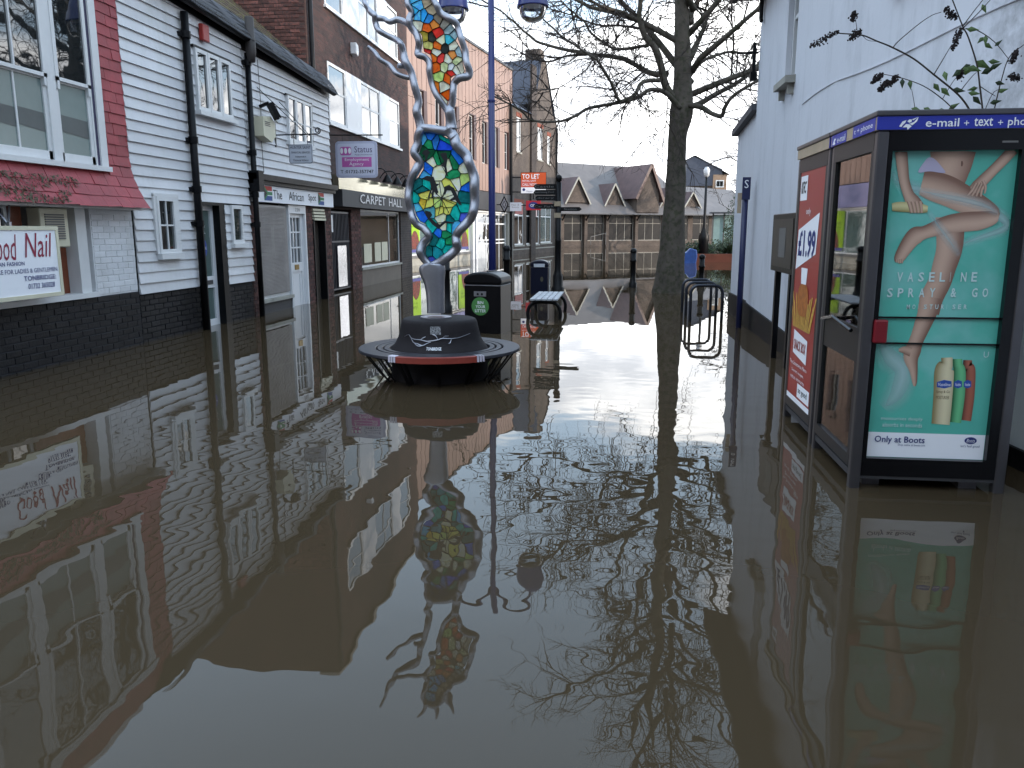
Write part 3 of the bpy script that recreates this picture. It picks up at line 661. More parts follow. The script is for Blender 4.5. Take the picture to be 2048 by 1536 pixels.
obj('rainwater_head', MB().lathe([(.06, 4.25), (.085, 4.42), (.085, 4.62), (.075, 4.63), (.075, 4.95), (.068, 4.96)], 13.48, -.16, 14), mat('iron_brown', c('#3a3432'), .6), E_, smooth=True)
sb = obj('siren_box', MB().prism([(13.72, 3.10), (14.05, 3.02), (14.22, 3.14), (14.22, 3.36), (14.05, 3.46), (13.72, 3.42)], -.20, -.03), cream, E_)
for k in range(3): obj('slat', MB().box(13.78, 14.0, -.206, -.2, 3.34-k*.03, 3.352-k*.03), grey, sb)
fl = obj('floodlight', MB().bar((14.0, -.03, 3.62), (14.0, -.2, 3.68), .05).bar((14.02, -.2, 3.68), (14.12, -.30, 3.42), .14, .09), blackp, E_)
obj('lamp_lens', MB().bar((14.11, -.29, 3.42), (14.13, -.32, 3.38), .13, .08), upvc, fl)
obj('cable', MB().tube([(14.0, -.035, 4.4), (14.02, -.04, 3.7), (13.98, -.035, 3.0), (13.99, -.04, 2.5)], .006, 5), grey, E_)
roof_with_guard(E_, 13.42, 17.58)
obj('end_wall', MB().box(17.3, 17.5, .5, 6.0, -.4, 4.3), white, E_)
# hanging sign of the financial adviser
hs = thing('hanging_sign', 'small grey Hunter Saint board hanging from a scrolled iron bracket', 'sign', (-6.22, 14.62, 2.7), 0)
def px_(p, Y=14.62, o=(-6.22, 14.62, 2.7)): q = at(p[0], p[1], Y); return (q.x-o[0], 0, q.z-o[2])
obj('panel', MB().prism([(.26, .0), (.66, .0), (.69, .03), (.69, .34), (.24, .34), (.24, .03)], -.012, .012), mat('sign_grey', c('#b9bcc6'), .5, var=.05), hs)
obj('border', MB().tube([(.27, -.014, .01), (.66, -.014, .01), (.68, -.014, .035), (.68, -.014, .33), (.25, -.014, .33), (.25, -.014, .035)], .005, 4, closed=True), greyd, hs)
text(hs, 'HUNTER SAINT', .27, .66, .26, .31, -.016, ink); text(hs, 'FINANCIAL SERVICES', .29, .64, .18, .215, -.016, ink); text(hs, 'Independent', .36, .57, .10, .14, -.016, ink, shear=.2); text(hs, 'Financial Advice', .32, .61, .04, .08, -.016, ink, shear=.2)
br_ = MB().tube([(-.02, 0, .51), (.8, 0, .52)], .012, 6).tube([(.8+.06*math.sin(a)*(1-a/14), 0, .58-.06*math.cos(a)*(1-a/14)) for a in np.linspace(0, 9, 26)], .01, 5).box(-.03, .0, -.02, .02, .3, .72)
for x in (.34, .6): br_.tube([(x, 0, .34), (x, 0, .52)], .006, 4)
obj('bracket', br_, iron, hs)
for (a, b) in (((528, 178), (612, 268)), ((560, 190), (618, 270))):
    obj('stay', MB().tube([(at(a[0], a[1], 13.9 if a[0] < 540 else 14.5).x*0-.02, (13.95 if a[0] < 540 else 14.9)-14.62, at(a[0], a[1], 14.2).z-2.7), px_(b)], .007, 5), iron, hs)
# ------------------------------------------------------------------ brick shop with the carpet fascia
XC = -6.70
Cb = thing('brick_shop', 'dark red brick shop block with white window bands and a carpet shop fascia', 'shop', (XC, 17.62, 0), R(90), 17.62)
cols = ((18.9, 20.15), (21.35, 23.1), (24.05, 25.2)); bands = ((3.98, 5.35), (6.55, 7.95))
holes = [(18.85, 25.25, a, b) for a, b in bands] + [(18.55, 20.15, -.4, 2.0), (20.98, 24.88, .5, 2.04)]
obj('wall', MB().wall(17.62, 26.3, -.4, 9.4, holes, 0, .3).quad((26.3, 0, -.4), (26.3, 8, -.4), (26.3, 8, 9.4), (26.3, 0, 9.4)).quad((17.62, 0, 9.4), (26.3, 0, 9.4), (26.3, 8, 9.4), (17.62, 8, 9.4)), brick_y, Cb)
sdw = obj('side_wall', MB().quad((17.62, 8, -.4), (17.62, .003, -.4), (17.62, .003, 9.4), (17.62, 8, 9.4)), brick_x, Cb)
# bricks of the side wall that shows above the white roofs, one by one
bm_ = MB(); L_, h, e = .213, .064, .004
bm_.v = [(.04,0,0),(.04,L_,0),(.04,L_,h),(.04,0,h),(e,0,0),(e,L_,0),(e,L_,h),(e,0,h),(0,e,e),(0,L_-e,e),(0,L_-e,h-e),(0,e,h-e)]
bm_.f = [tuple(reversed(a)) for a in ((0,1,5,4),(1,2,6,5),(2,3,7,6),(3,0,4,7),(4,5,9,8),(5,6,10,9),(6,7,11,10),(7,4,8,11),(8,9,10,11))]
bme = mesh_of('brick', bm_); bme.materials.append(redbrick); nb = 0
for r_ in range(28):
    z = 4.55 + r_*.075
    for k in range(10):
        y = .02 + k*.225 + (.1125 if r_ % 2 else 0)
        if nb < 290 and z > 4.5 + y*.62: inst('brick', bme, sdw, (17.61 + random.uniform(-.004, .003), y, z), (0, 0, random.uniform(-.01, .01))); nb += 1
for a, b in bands:
    for (p, q) in cols: window(Cb, p, q, a, b, .04, 2 if q-p > 1.5 else 1, (.55,), gm=glass, fw=.07, bw=.05)
    for (p, q) in ((20.15, 21.35), (23.1, 24.05)): obj('spandrel_panel', MB().box(p+.002, q-.002, -.012, .1, a, b), upvc, Cb)
    obj('window_sill', MB().box(18.8, 25.3, -.06, .1, a-.06, a-.002), upvc, Cb)
    obj('lining', MB().quad((18.85, .29, a), (25.25, .29, a), (25.25, .29, b), (18.85, .29, b)), greyd, Cb)
obj('camera_housing', MB().prism([(20.62, 5.85), (20.78, 5.80), (20.84, 5.92), (20.80, 6.08), (20.62, 6.12)], -.16, 0), upvc, Cb, bevel=.02)
fs = obj('fascia', MB().box(18.9, 26.0, -.24, -.01, 2.06, 2.46), greyd, Cb)  # dark grey puts the shade on the lower half into the colour
obj('fascia_canopy', MB().prism([(18.9, 2.462), (26.0, 2.462), (26.0, 2.80), (18.9, 2.80)], -.16, -.01), mat('glossy_cream', c('#b8b096'), .12, metal=.55, var=.1), fs)
text(fs, 'CARPET', 20.2, 22.5, 2.17, 2.40, -.262, upvc, name='raised_lettering'); text(fs, 'HALL', 22.85, 24.3, 2.17, 2.40, -.262, upvc, name='raised_lettering'); text(fs, '&', 24.9, 25.15, 2.17, 2.36, -.262, upvc, name='raised_lettering')
for u in (21.9, 22.9, 23.9, 24.9, 25.7):
    lt = obj('swan_neck_lamp', MB().tube(catmull([(u, -.0, 2.95), (u, -.15, 3.12), (u, -.38, 3.13), (u, -.5, 2.98)], 4), .015, 6), iron, Cb, smooth=True)
    obj('lamp_shade', MB().lathe([(.03, 2.98), (.06, 2.94), (.14, 2.80), (.145, 2.78)], u, -.5, 12, cap=False), iron, lt, smooth=True)
shopw = window(Cb, 20.98, 24.88, .50, 2.04, .06, (.72,), 1, fw=.05, bw=.04, gm=clear)
room = obj('shop_interior', MB().quad((20.98, 2.6, .0), (24.88, 2.6, .0), (24.88, 2.6, 2.4), (20.98, 2.6, 2.4)).quad((20.98, .3, 0), (20.98, 2.6, 0), (20.98, 2.6, 2.4), (20.98, .3, 2.4)).quad((24.88, 2.6, 0), (24.88, .3, 0), (24.88, .3, 2.4), (24.88, 2.6, 2.4)).quad((20.98, .3, .3), (24.88, .3, .3), (24.88, 2.6, .3), (20.98, 2.6, .3)).quad((20.98, .3, 2.3), (20.98, 2.6, 2.3), (24.88, 2.6, 2.3), (24.88, .3, 2.3)), cream, Cb)
for k in range(9): obj('carpet_roll', MB().tube([(21.2+k*.4, 2.2-.2*(k % 3), .3), (21.25+k*.4, 2.3-.2*(k % 3), 1.7+.2*math.sin(k*2))], .14, 12), (riser, board, lead, grey, mossm)[k % 5], room, smooth=True)
obj('display_stand', MB().box(21.9, 23.2, .5, 1.3, .3, 1.0), mat('blue_display', c('#3f5a70'), .5), room)
for (a, b) in ((21.3, 22.0), (22.3, 22.9), (23.0, 23.6)): obj('display_card', MB().box(a, b, .034, .038, .62, .62+random.uniform(.5, .7)), cream, shopw)
obj('stall_riser', MB().box(20.95, 24.92, -.01, .2, -.4, .44), riser, Cb); obj('riser_sill', MB().box(20.9, 24.95, -.05, .2, .44, .50), stone, Cb)
bricks(Cb, 20.16, 20.94, -.10, 2.03, 0, redbrick, proud=.012)
obj('entrance_back', MB().quad((18.55, .29, -.4), (20.15, .29, -.4), (20.15, .29, 2.0), (18.55, .29, 2.0)), blackp, Cb)
for k in range(14): obj('gate_bar', MB().tube([(18.70+k*.105, .05, .08), (18.70+k*.105, .05, 1.95)], .012, 6), rackm, Cb)
obj('gate_rail', MB().box(18.6, 20.12, .035, .065, .05, .09).box(18.6, 20.12, .035, .065, 1.9, 1.94).box(18.6, 20.12, .035, .065, 1.2, 1.24), rackm, Cb)
obj('steel_plate', MB().box(19.1, 19.75, .0, .03, .12, 1.12), mat('polished_plate', c('#d8d8dc'), .18, metal=1, var=.1, vs=5, bump=.15, bs=9), Cb)
obj('notice', MB().box(18.72, 18.83, .0, .02, 1.45, 1.85), upvc, Cb)
obj('corner_pier', MB().box(24.93, 26.29, -.03, .0, -.4, 2.04), brick_dk, Cb)
obj('parapet_coping', MB().box(17.55, 26.35, -.08, .35, 9.4, 9.5), stone, Cb)
obj('drainpipe', MB().tube([(17.75, -.08, -.4), (17.75, -.08, 9.3)], .05, 10), blackp, Cb, smooth=True)
# ivy-like tuft by the gutter end
iv = MB()
for k in range(160):
    p = Vector((17.7+random.gauss(0, .10), -.28+random.gauss(0, .07), 4.55+random.gauss(0, .13))); q = Vector((random.gauss(0,1), random.gauss(0,1), random.gauss(0,1))).normalized()*.05
    iv.tube([p, p+q*1.4], .004, 3, cap=False)
obj('dead_ivy', iv, deadm, Cb, kind='stuff')
st = thing('hanging_sign', 'pink and grey Status employment agency board hanging on an iron bar', 'sign', (-6.66, 18.4, 2.68), 0)
def rrect(x0, x1, z0, z1, r, n=5):
    out = []
    for (cx, cz, a) in ((x1-r, z0+r, -90), (x1-r, z1-r, 0), (x0+r, z1-r, 90), (x0+r, z0+r, 180)):
        for k in range(n+1): t = R(a + 90*k/n); out.append((cx+r*math.cos(t), cz+r*math.sin(t)))
    return out
obj('panel', MB().prism(rrect(.25, 1.23, 0, .81, .08), -.02, .02), mat('lilac_grey', c('#b7b7cc'), .5, var=.03), st)
obj('inner_panel', MB().poly(rrect(.30, 1.18, .05, .76, .06), -.022), mat('lilac_white', c('#cfcfe0'), .5, var=.02), st)
pinkm = mat('pink_print', c('#c060a8'), .5, var=.05); plum = mat('plum_print', c('#5a4a70'), .5, var=0)
obj('pink_band', MB().poly([(.40, .24), (1.10, .24), (1.10, .46), (.40, .46)], -.024), pinkm, st)
obj('emblem', MB().poly(rrect(.36, .63, .50, .69, .05), -.024), pinkm, st)
for x in (.40, .495, .59): obj('emblem_print', disc(x, .60, .035, .065, -.026), wink, st)
text(st, 'Status', .70, 1.12, .56, .70, -.026, plum); text(st, 'Appointments', .70, 1.12, .49, .53, -.026, plum)
text(st, 'Employment', .47, 1.04, .355, .44, -.027, wink); text(st, 'Agency', .57, .91, .255, .345, -.027, wink)
text(st, 'T :01732-357747', .36, 1.14, .10, .175, -.026, ink, bold=.01)
obj('bracket', MB().tube([(0, 0, .955), (1.37, 0, .94)], .014, 6).box(-.03, .02, -.03, .03, .7, 1.15).tube([(.42, 0, .81), (.42, 0, .95)], .006, 4).tube([(1.0, 0, .81), (1.0, 0, .95)], .006, 4), iron, st)

# ------------------------------------------------------------------ terracotta clad block
aD = R(90-9.3)
D = thing('clad_block', 'terracotta panel clad block with narrow brown windows over green poster shop windows', 'building', (-8.6, 33, 0), aD)
ZC0, ZC1 = 3.55, 10.5
pw = .5
wins = [(1.5, 5.3, 7.35), (3.5, 5.2, 7.3), (5.5, 5.1, 7.25), (8.0, 5.0, 7.2), (10.0, 4.95, 7.1), (12.0, 4.9, 7.05), (14.0, 4.9, 7.0)]
obj('backing_wall', MB().wall(-6, 15.6, ZC0, ZC1-.05, [(w[0], w[0]+1.0, w[1], w[2]) for w in wins], .06, .25).quad((-6, .06, ZC1-.05), (15.6, .06, ZC1-.05), (15.6, 9, ZC1-.05), (-6, 9, ZC1-.05)), brownm, D)
k = 0; u = -6.0
while u < 15.5:
    wi = [w for w in wins if w[0]-.01 <= u < w[0]+.99]
    segs = [(ZC0, 6.9), (6.915, ZC1)] if not wi else [(ZC0, wi[0][1]), (wi[0][2], ZC1)]
    for (a, b) in segs: obj('cladding_panel', MB().box(u+.022, u+pw-.022, 0, .05, a, b), terra, D)
    u += pw
for (u, a, b) in wins:
    obj('window_reveal', MB().box(u+.62, u+.99, -.03, .2, a, b).box(u, u+.62, -.02, .2, b-.05, b-.002), brownm, D)
    window(D, u+.02, u+.62, a, b-.06, .12, 1, (.48,), gm=glass, fw=.05)
obj('coping', MB().box(-6, 15.6, -.06, .4, ZC1, ZC1+.12), lead, D)
obj('ground_wall', MB().box(-6, 15.6, .5, .7, -.4, ZC0), brick_dk, D)
obj('fascia', MB().box(-6, 8.3, -.10, .0, 2.50, 3.5), mat('lilac_fascia', c('#8a86ac'), .5, var=.05), D)
obj('fascia', MB().box(8.35, 15.5, -.12, .0, 2.55, 3.5), greyd, D)
obj('bulkhead', MB().box(-6, 15.55, -.02, .5, 2.42, 2.5), whitew, D)
green = mat('lime_poster', c('#8fb414'), .5, var=.03); fruit = mat('fruit_print', c('#7a2a22'), .5, var=.5, vs=9, alt=c('#23361c')); vio = mat('violet_print', c('#4a4a86'), .5, var=.1)
def poster(u0, u1):
    p = obj('poster', MB().box(u0, u1, .055, .07, .55, 2.38), green, D)
    n = 14; cx = u0+(u1-u0)*.62
    obj('poster_print', MB().poly([(cx+(u1-u0)*.36*math.cos(math.pi*k/n), .62+.85*math.sin(math.pi*k/n)) for k in range(n+1)], .052), fruit, p)
    obj('poster_print', MB().poly([(u0, .55), (u1, .55), (u1, .68), (u0, .68)], .050), vio, p)
    text(p, 'fresh', u0+.2*(u1-u0), u0+.7*(u1-u0), 1.75, 1.9, .05, mat('dull_green_ink', c('#5c7a1a'), .6, var=0)); text(p, 'every day', u0+.2*(u1-u0), u0+.75*(u1-u0), 1.58, 1.68, .05, MATS['dull_green_ink'])
win_g = window(D, -1.0, 8.0, .40, 2.42, .10, (.14, .28, .52, .80), 1, fw=.08, bw=.08, gm=glass_shop)
poster(.15, 1.55); poster(6.35, 7.85); poster(-.9, .0)
obj('handrail_band', MB().box(-1, 8.0, -.02, .04, .30, .42), grey, D); obj('stall_riser', MB().box(-1, 8.0, .02, .2, -.4, .30), stone, D)
for u in (8.05, 8.55): obj('pillar', MB().box(u, u+.28, -.12, .3, -.4, 2.42), upvc, D)
win_k = window(D, 9.0, 14.4, -.2, 2.42, .12, (.33, .55, .78), (.36, .44, .8), fw=.1, bw=.07, gm=glassd)
for u in (9.3, 9.9, 10.7, 11.4): obj('display_print', disc(u, 1.0+.2*random.random(), .14, .12, .07), wink, win_k)
obj('end_pillar', MB().box(14.45, 15.5, -.05, .4, -.4, 2.5), stone, D)
obj('side_wall', MB().quad((15.58, 0, -.4), (15.58, 9, -.4), (15.58, 9, ZC1), (15.58, 0, ZC1)), brownm, D)
dm = obj('diamond_sign', MB().prism([(13.2, -.0)]*0 + [(11.9, 2.95), (12.3, 2.45), (12.7, 2.95), (12.3, 3.45)], -.9, -.84), blackgl, D)

# projecting diamond sign faces the camera
dg = thing('diamond_sign', 'projecting black diamond sign with a silver lozenge on the dark shop fascia', 'sign', (-6.4, 44, 2.43), 0)
bpy.data.objects.remove(dm)
def loz(r, rz, cx=.42, cz=.42): return [(cx-r, cz), (cx, cz-rz), (cx+r, cz), (cx, cz+rz)]
obj('panel', MB().prism(loz(.24, .48), -.05, .05), blackgl, dg); obj('lozenge', MB().prism(loz(.17, .34), -.065, -.052), steel, dg); obj('lozenge_inset', MB().poly(loz(.11, .22), -.068), blackgl, dg); obj('lozenge_core', MB().poly(loz(.07, .14), -.071), steel, dg)
obj('bracket', MB().bar((.0, 0, .42), (.2, 0, .42), .05), iron, dg)

# ------------------------------------------------------------------ brown brick gabled shop
aE = R(90-11)
G = thing('gabled_brick_shop', 'brown brick shop with a steep gable and tall white windows beside the terracotta block', 'shop', (-6.2, 47.5, 0), aE)
hol = [(1.5, 2.4, 6.1, 8.1), (5.9, 7.1, 6.0, 8.0), (8.2, 8.95, 5.9, 7.7), (1.1, 2.95, .6, 3.1), (3.5, 6.4, .6, 3.1), (6.75, 9.4, .65, 3.1)]
wallm = MB().wall(.25, 10.4, -.4, 8.6, hol, 0, .25)
wallm.quad((4.5, 0, 8.6), (10.4, 0, 8.6), (9.4, 0, 9.3), (7.6, 0, 12.2), (6.6, 0, 12.2), (5.2, 0, 9.3))
wallm.quad((10.4, 0, -.4), (10.4, 10, -.4), (10.4, 10, 8.6), (10.4, 0, 8.6)).quad((.25, 10, -.4), (.25, 0, -.4), (.25, 0, 8.6), (.25, 10, 8.6))
obj('wall', wallm, brick_far, G)
r_ = MB().quad((.1, -.15, 8.55), (5.0, -.15, 8.55), (5.0, 4, 11.6), (.1, 4, 11.6)).quad((6.6, -.05, 12.22), (7.6, -.05, 12.22), (7.6, 6, 12.22), (6.6, 6, 12.22)).quad((7.6, -.05, 12.22), (10.5, -.05, 8.5), (10.5, 8, 8.5), (7.6, 8, 12.22)).quad((5.1, -.05, 9.3), (6.6, -.05, 12.22), (6.6, 6, 12.22), (5.1, 6, 9.3))
rr = obj('roof', r_, slate_blue, G)
obj('chimney', MB().box(6.7, 7.6, .1, 1.1, 12.1, 12.9), brick_far, rr)
obj('pilaster', MB().box(4.2, 5.2, -.12, .0, -.4, 11.5), brick_dk, G)
for h_ in hol[:3]: window(G, *h_, .08, 1, (.5,), fw=.09, bw=.05, gm=glass)
for i, h_ in enumerate(hol[3:]): window(G, *h_, .08, (.5,) if i != 1 else (.33, .62), (.72,), fw=.08, bw=.07, gm=glassd if i < 2 else glass_shop)
redb = mat('red_brick_lintel', c('#7c4434'), .9, var=.2)
for h_ in hol: obj('lintel', MB().box(h_[0]-.1, h_[1]+.1, -.015, .02, h_[3]+.002, h_[3]+.24), redb, G); obj('window_sill', MB().box(h_[0]-.05, h_[1]+.05, -.05, .1, h_[2]-.1, h_[2]-.002), stone, G)
obj('red_panel', MB().box(1.3, 2.85, .02, .035, 2.45, 3.0), mat('red_panel', c('#8a2a2c'), .5), G); obj('poster', MB().box(5.1, 5.9, .02, .035, 2.35, 3.0), mat('pink_poster', c('#d8b4ac'), .5), G)
obj('drainpipe', MB().tube([(.15, -.1, -.4), (.15, -.1, 8.5)], .09, 8), iron, G); obj('drainpipe', MB().tube([(10.2, -.12, -.4), (10.2, -.12, 8.4)], .08, 8), iron, G)
obj('brick_course', MB().box(.3, 10.3, -.012, .0, .30, .36), stone, G)
tl = thing('letting_board', 'orange To Let board fixed to the brown brick shop', 'sign', (-5.6, 46, 3.5), 0)
orange = mat('orange_print', c('#c8501c'), .5, var=.03); salmon = mat('salmon_print', c('#c8584a'), .5, var=.03)
obj('panel', MB().box(.28, 1.72, -.03, .03, 0, 1.17), blackgl, tl); obj('upper_print', MB().poly([(.30, .36), (1.70, .36), (1.70, 1.15), (.30, 1.15)], -.034), orange, tl); obj('side_print', MB().poly([(.30, .36), (.95, .36), (.95, .75), (.30, .75)], -.037), salmon, tl); obj('lower_print', MB().poly([(.30, .03), (1.70, .03), (1.70, .355), (.30, .355)], -.034), wink, tl)
text(tl, 'TO LET', .36, 1.34, .82, 1.08, -.04, wink, bold=.02); text(tl, 'RETAIL UNIT', .38, 1.15, .66, .76, -.04, wink); text(tl, 'CALL NOW', .38, 1.2, .44, .58, -.04, wink); obj('emblem', disc(.46, .23, .08, .08, -.04, 12), navyink, tl); text(tl, 'Property', .62, .95, .08, .18, -.04, navyink)
obj('bracket', MB().bar((-.2, 0, .1), (.3, 0, .1), .06).bar((1.0, .05, -.3), (1.0, .05, 1.2), .06).bar((-.2, 0, .9), (.3, 0, .9), .06), iron, tl)
cx_ = thing('red_shop_sign', 'red projecting sign with a blue oval under the To Let board', 'sign', (-5.4, 46, 2.6), 0)
obj('panel', MB().box(.38, 1.22, -.04, .04, 0, .52), mat('scarlet', c('#a01428'), .5), cx_); obj('oval', disc(.80, .26, .27, .19, -.043), navyink, cx_); text(cx_, 'CEX', .64, .96, .19, .33, -.047, wink); obj('bracket', MB().bar((0, 0, .26), (.4, 0, .26), .05), iron, cx_)
ws = thing('white_shop_sign', 'small white projecting sign beside the red oval sign', 'sign', (-6.0, 46, 2.55), 0)
obj('panel', MB().box(.07, .72, -.03, .03, 0, .48), mat('pale_sign', c('#b8bcc8'), .5, var=.05), ws); text(ws, 'Hair &', .15, .6, .30, .40, -.034, grey); text(ws, 'Beauty', .18, .6, .16, .26, -.034, grey); obj('bracket', MB().bar((-.2, 0, .25), (.08, 0, .25), .04), iron, ws)

# ------------------------------------------------------------------ long store with dormers at the end of the street
dimglass = mat('dim_glass', c('#1c1817'), .25, var=.4, vs=1.5, spec=.18); offw = mat('weathered_white', c('#9a958c'), .6)
aS = R(90-55)
St = thing('long_store', 'long low brick store with a grey roof, gabled dormers and a row of white windows', 'store', (-7, 70, 0), aS)
ez = 3.0
bays = [(-2.6, -.4), (.2, 2.6), (3.0, 5.0), (5.5, 7.3), (7.8, 10.6), (11.0, 13.8), (14.6, 17.0), (17.6, 19.6)]
obj('wall', MB().wall(-6, 26, -.4, ez, [(a, b, .55, 2.85) for a, b in bays], 0, .3).quad((26, 0, -.4), (26, 16, -.4), (26, 16, ez), (26, 0, ez)), brick_far, St)
for i, (a, b) in enumerate(bays): window(St, a, b, .55, 2.85, .1, 3 if b-a > 2.6 else 2, (.68,), fw=.05, bw=.035, gm=dimglass, fm=offw)
for u in (-.1, 2.8, 5.25, 7.55, 10.8, 14.2): obj('buttress', MB().box(u-.16, u+.16, -.25, 0, -.4, 2.9), brick_far, St); obj('bracket', MB().bar((u, -.2, 2.3), (u, -.8, 2.95), .08), iron, St)
obj('handrail', MB().tube([(5.6, -.5, .9), (7.3, -.5, 1.25)], .025, 6).tube([(7.2, -.5, .2), (7.2, -.5, 1.25)], .025, 6).tube([(5.6, -.5, .2), (5.6, -.5, .9)], .025, 6), grey, St)
rf = MB(); rf.quad((-6, -.8, ez-.1), (17.5, -.8, ez-.1), (16.5, 5.4, 7.6), (-6, 5.4, 7.9)); rf.quad((17.5, -.8, ez-.1), (26, -.8, ez-.1), (26, 4.0, 5.6), (17, 4.0, 5.9)); rf.quad((17.5, -.8, ez-.1), (17.5, 10, ez), (16.5, 5.4, 7.6))
rr = obj('roof', rf, slate, St)
obj('gutter', MB().box(-6, 26, -.9, -.78, ez-.14, ez-.04), lead, rr)
def dormer(uc, w, zb, zt, yf, rd):
    s_ = (7.75-ez)/6.2
    obj('dormer_gable', MB().quad((uc-w, yf, zb), (uc+w, yf, zb), (uc, yf, zt)), brick_far, rr)
    yb = -.8 + (zt-ez+.1)/s_
    yl = -.8 + (zb-ez+.1)/s_
    o_ = .18
    d_ = MB().quad((uc-w-o_, yf-.2, zb-.12), (uc, yf-.2, zt+.12), (uc, yb+.4, zt+.12), (uc-w-o_, yl, zb-.12)).quad((uc, yf-.2, zt+.12), (uc+w+o_, yf-.2, zb-.12), (uc+w+o_, yl, zb-.12), (uc, yb+.4, zt+.12))
    obj('dormer_roof', d_, slate_red, rr)
    obj('barge_board', MB().bar((uc-w-o_, yf-.22, zb-.16), (uc, yf-.22, zt+.06), .06, .12).bar((uc, yf-.22, zt+.06), (uc+w+o_, yf-.22, zb-.16), .06, .12), stone, rr)
dormer(4.6, 1.15, 3.9, 6.0, .3, 0); dormer(8.55, .95, 3.75, 5.55, .3, 0); dormer(14.8, 1.0, 3.75, 5.3, .3, 0); dormer(17.6, .9, 3.7, 5.0, .3, 0)
obj('porch_gable', MB().quad((10.4, -.7, 3.1), (12.9, -.7, 3.1), (12.9, -.7, 4.6), (11.75, -.7, 7.2), (10.4, -.7, 4.6)).quad((10.4, -.7, 3.1), (10.4, -.7, 4.6), (10.4, 3, 4.6), (10.4, 3, 3.1)).quad((12.9, -.7, 3.1), (12.9, 3, 3.1), (12.9, 3, 4.6), (12.9, -.7, 4.6)), brick_far, rr)
obj('porch_roof', MB().quad((10.1, -1.0, 4.3), (11.75, -1.0, 7.4), (11.75, 6.2, 7.4), (10.1, 6.2, 4.3)).quad((11.75, -1.0, 7.4), (13.3, -1.0, 4.0), (13.3, 6.2, 4.0), (11.75, 6.2, 7.4)), slate_red, rr)
obj('barge_board', MB().bar((10.1, -1.02, 4.25), (11.75, -1.02, 7.35), .08, .25).bar((11.75, -1.02, 7.35), (13.3, -1.02, 3.95), .08, .25), brownm, rr)
# tall house behind the tree, right
Hs = thing('far_gabled_house', 'tall brick house with a dark slate-hung top behind the long store', 'house', (7.6, 95, 0), 0)
obj('wall', MB().box(.5, 3.2, .0, 7, -.4, 6.4), brick_far, Hs); obj('lit_bay', MB().box(3.2, 4.7, -.3, 7, -.4, 7.6), mat('sunlit_brick', c('#8e7560'), .85, var=.15), Hs)  # paler bay: sunlight on the brick is put into its colour
obj('slate_hanging', MB().prism([(.2, 6.4), (4.2, 6.4), (4.2, 8.2), (1.0, 9.6), (.2, 9.2)], -.15, 7), slate_blue, Hs)
obj('roof', MB().quad((.1, -.3, 9.25), (1.1, -.3, 9.75), (1.1, 7, 9.75), (.1, 7, 9.25)).quad((1.1, -.3, 9.75), (5.0, -.5, 7.6), (5.0, 7, 7.6), (1.1, 7, 9.75)), slate_blue, Hs)
for z in (4.3, 5.5, 6.6): window(Hs, 3.5, 4.4, z-.4, z+.4, -.3, 2, 1, fw=.1, gm=glass)
for z in (2.4, 4.4): window(Hs, 1.2, 2.2, z-.5, z+.5, 0, 2, 1, fw=.1, gm=glassd)
pl = thing('pale_shelter', 'pale green glazed shelter beside the long store', 'shelter', (7.2, 62, 0), 0)
obj('screen', MB().box(0, 1.6, 0, .05, .2, 2.6), mat('pale_green_glass', c('#9fb8b4'), .2), pl)
for x in (0, .8, 1.6): obj('post', MB().box(x-.05, x+.05, -.05, .05, -.4, 2.7), grey, pl)
obj('roof', MB().box(-.2, 1.8, -.6, .8, 2.7, 2.8), lead, pl)
# ------------------------------------------------------------------ white rendered building on the right (bends away near the camera)
W = thing('white_rendered_building', 'white rendered building with a black plinth beside the phone kiosks', 'building', (2.1, 13.15, 0), R(-90))
def bd(u): return max(0, u-4.65)*.158
us = [0, 2.05, 2.65, 4.65, 5.72, 6.55, 9, 14]
wl = MB()
def wq(a, b, p, q): wl.quad((a, bd(a), p), (b, bd(b), p), (b, bd(b), q), (a, bd(a), q))
for a, b in zip(us, us[1:]):
    win = (a, b) == (2.05, 2.65) or (a, b) == (5.72, 6.55)
    if win:
        z0 = 3.34 if a < 3 else 3.6
        wq(a, b, -.4, z0); wq(a, b, 4.75, 5.0); e = .14
        wl.quad((a, bd(a), z0), (a, bd(a), 4.75), (a, bd(a)+e, 4.75), (a, bd(a)+e, z0)).quad((b, bd(b), z0), (b, bd(b)+e, z0), (b, bd(b)+e, 4.75), (b, bd(b), 4.75)).quad((a, bd(a), 4.75), (b, bd(b), 4.75), (b, bd(b)+e, 4.75), (a, bd(a)+e, 4.75))
    else: wq(a, b, -.4, 5.0)
wl.quad((0, 8, -.4), (0, 0, -.4), (0, 0, 5.0), (0, 8, 5.0)).quad((0, 8, 5.0), (0, 0, 5.0), (0, 4, 8.6))
wl.quad((14, bd(14), -.4), (14, 9, -.4), (14, 9, 5), (14, bd(14), 5.0))
obj('wall', wl, render_w, W)
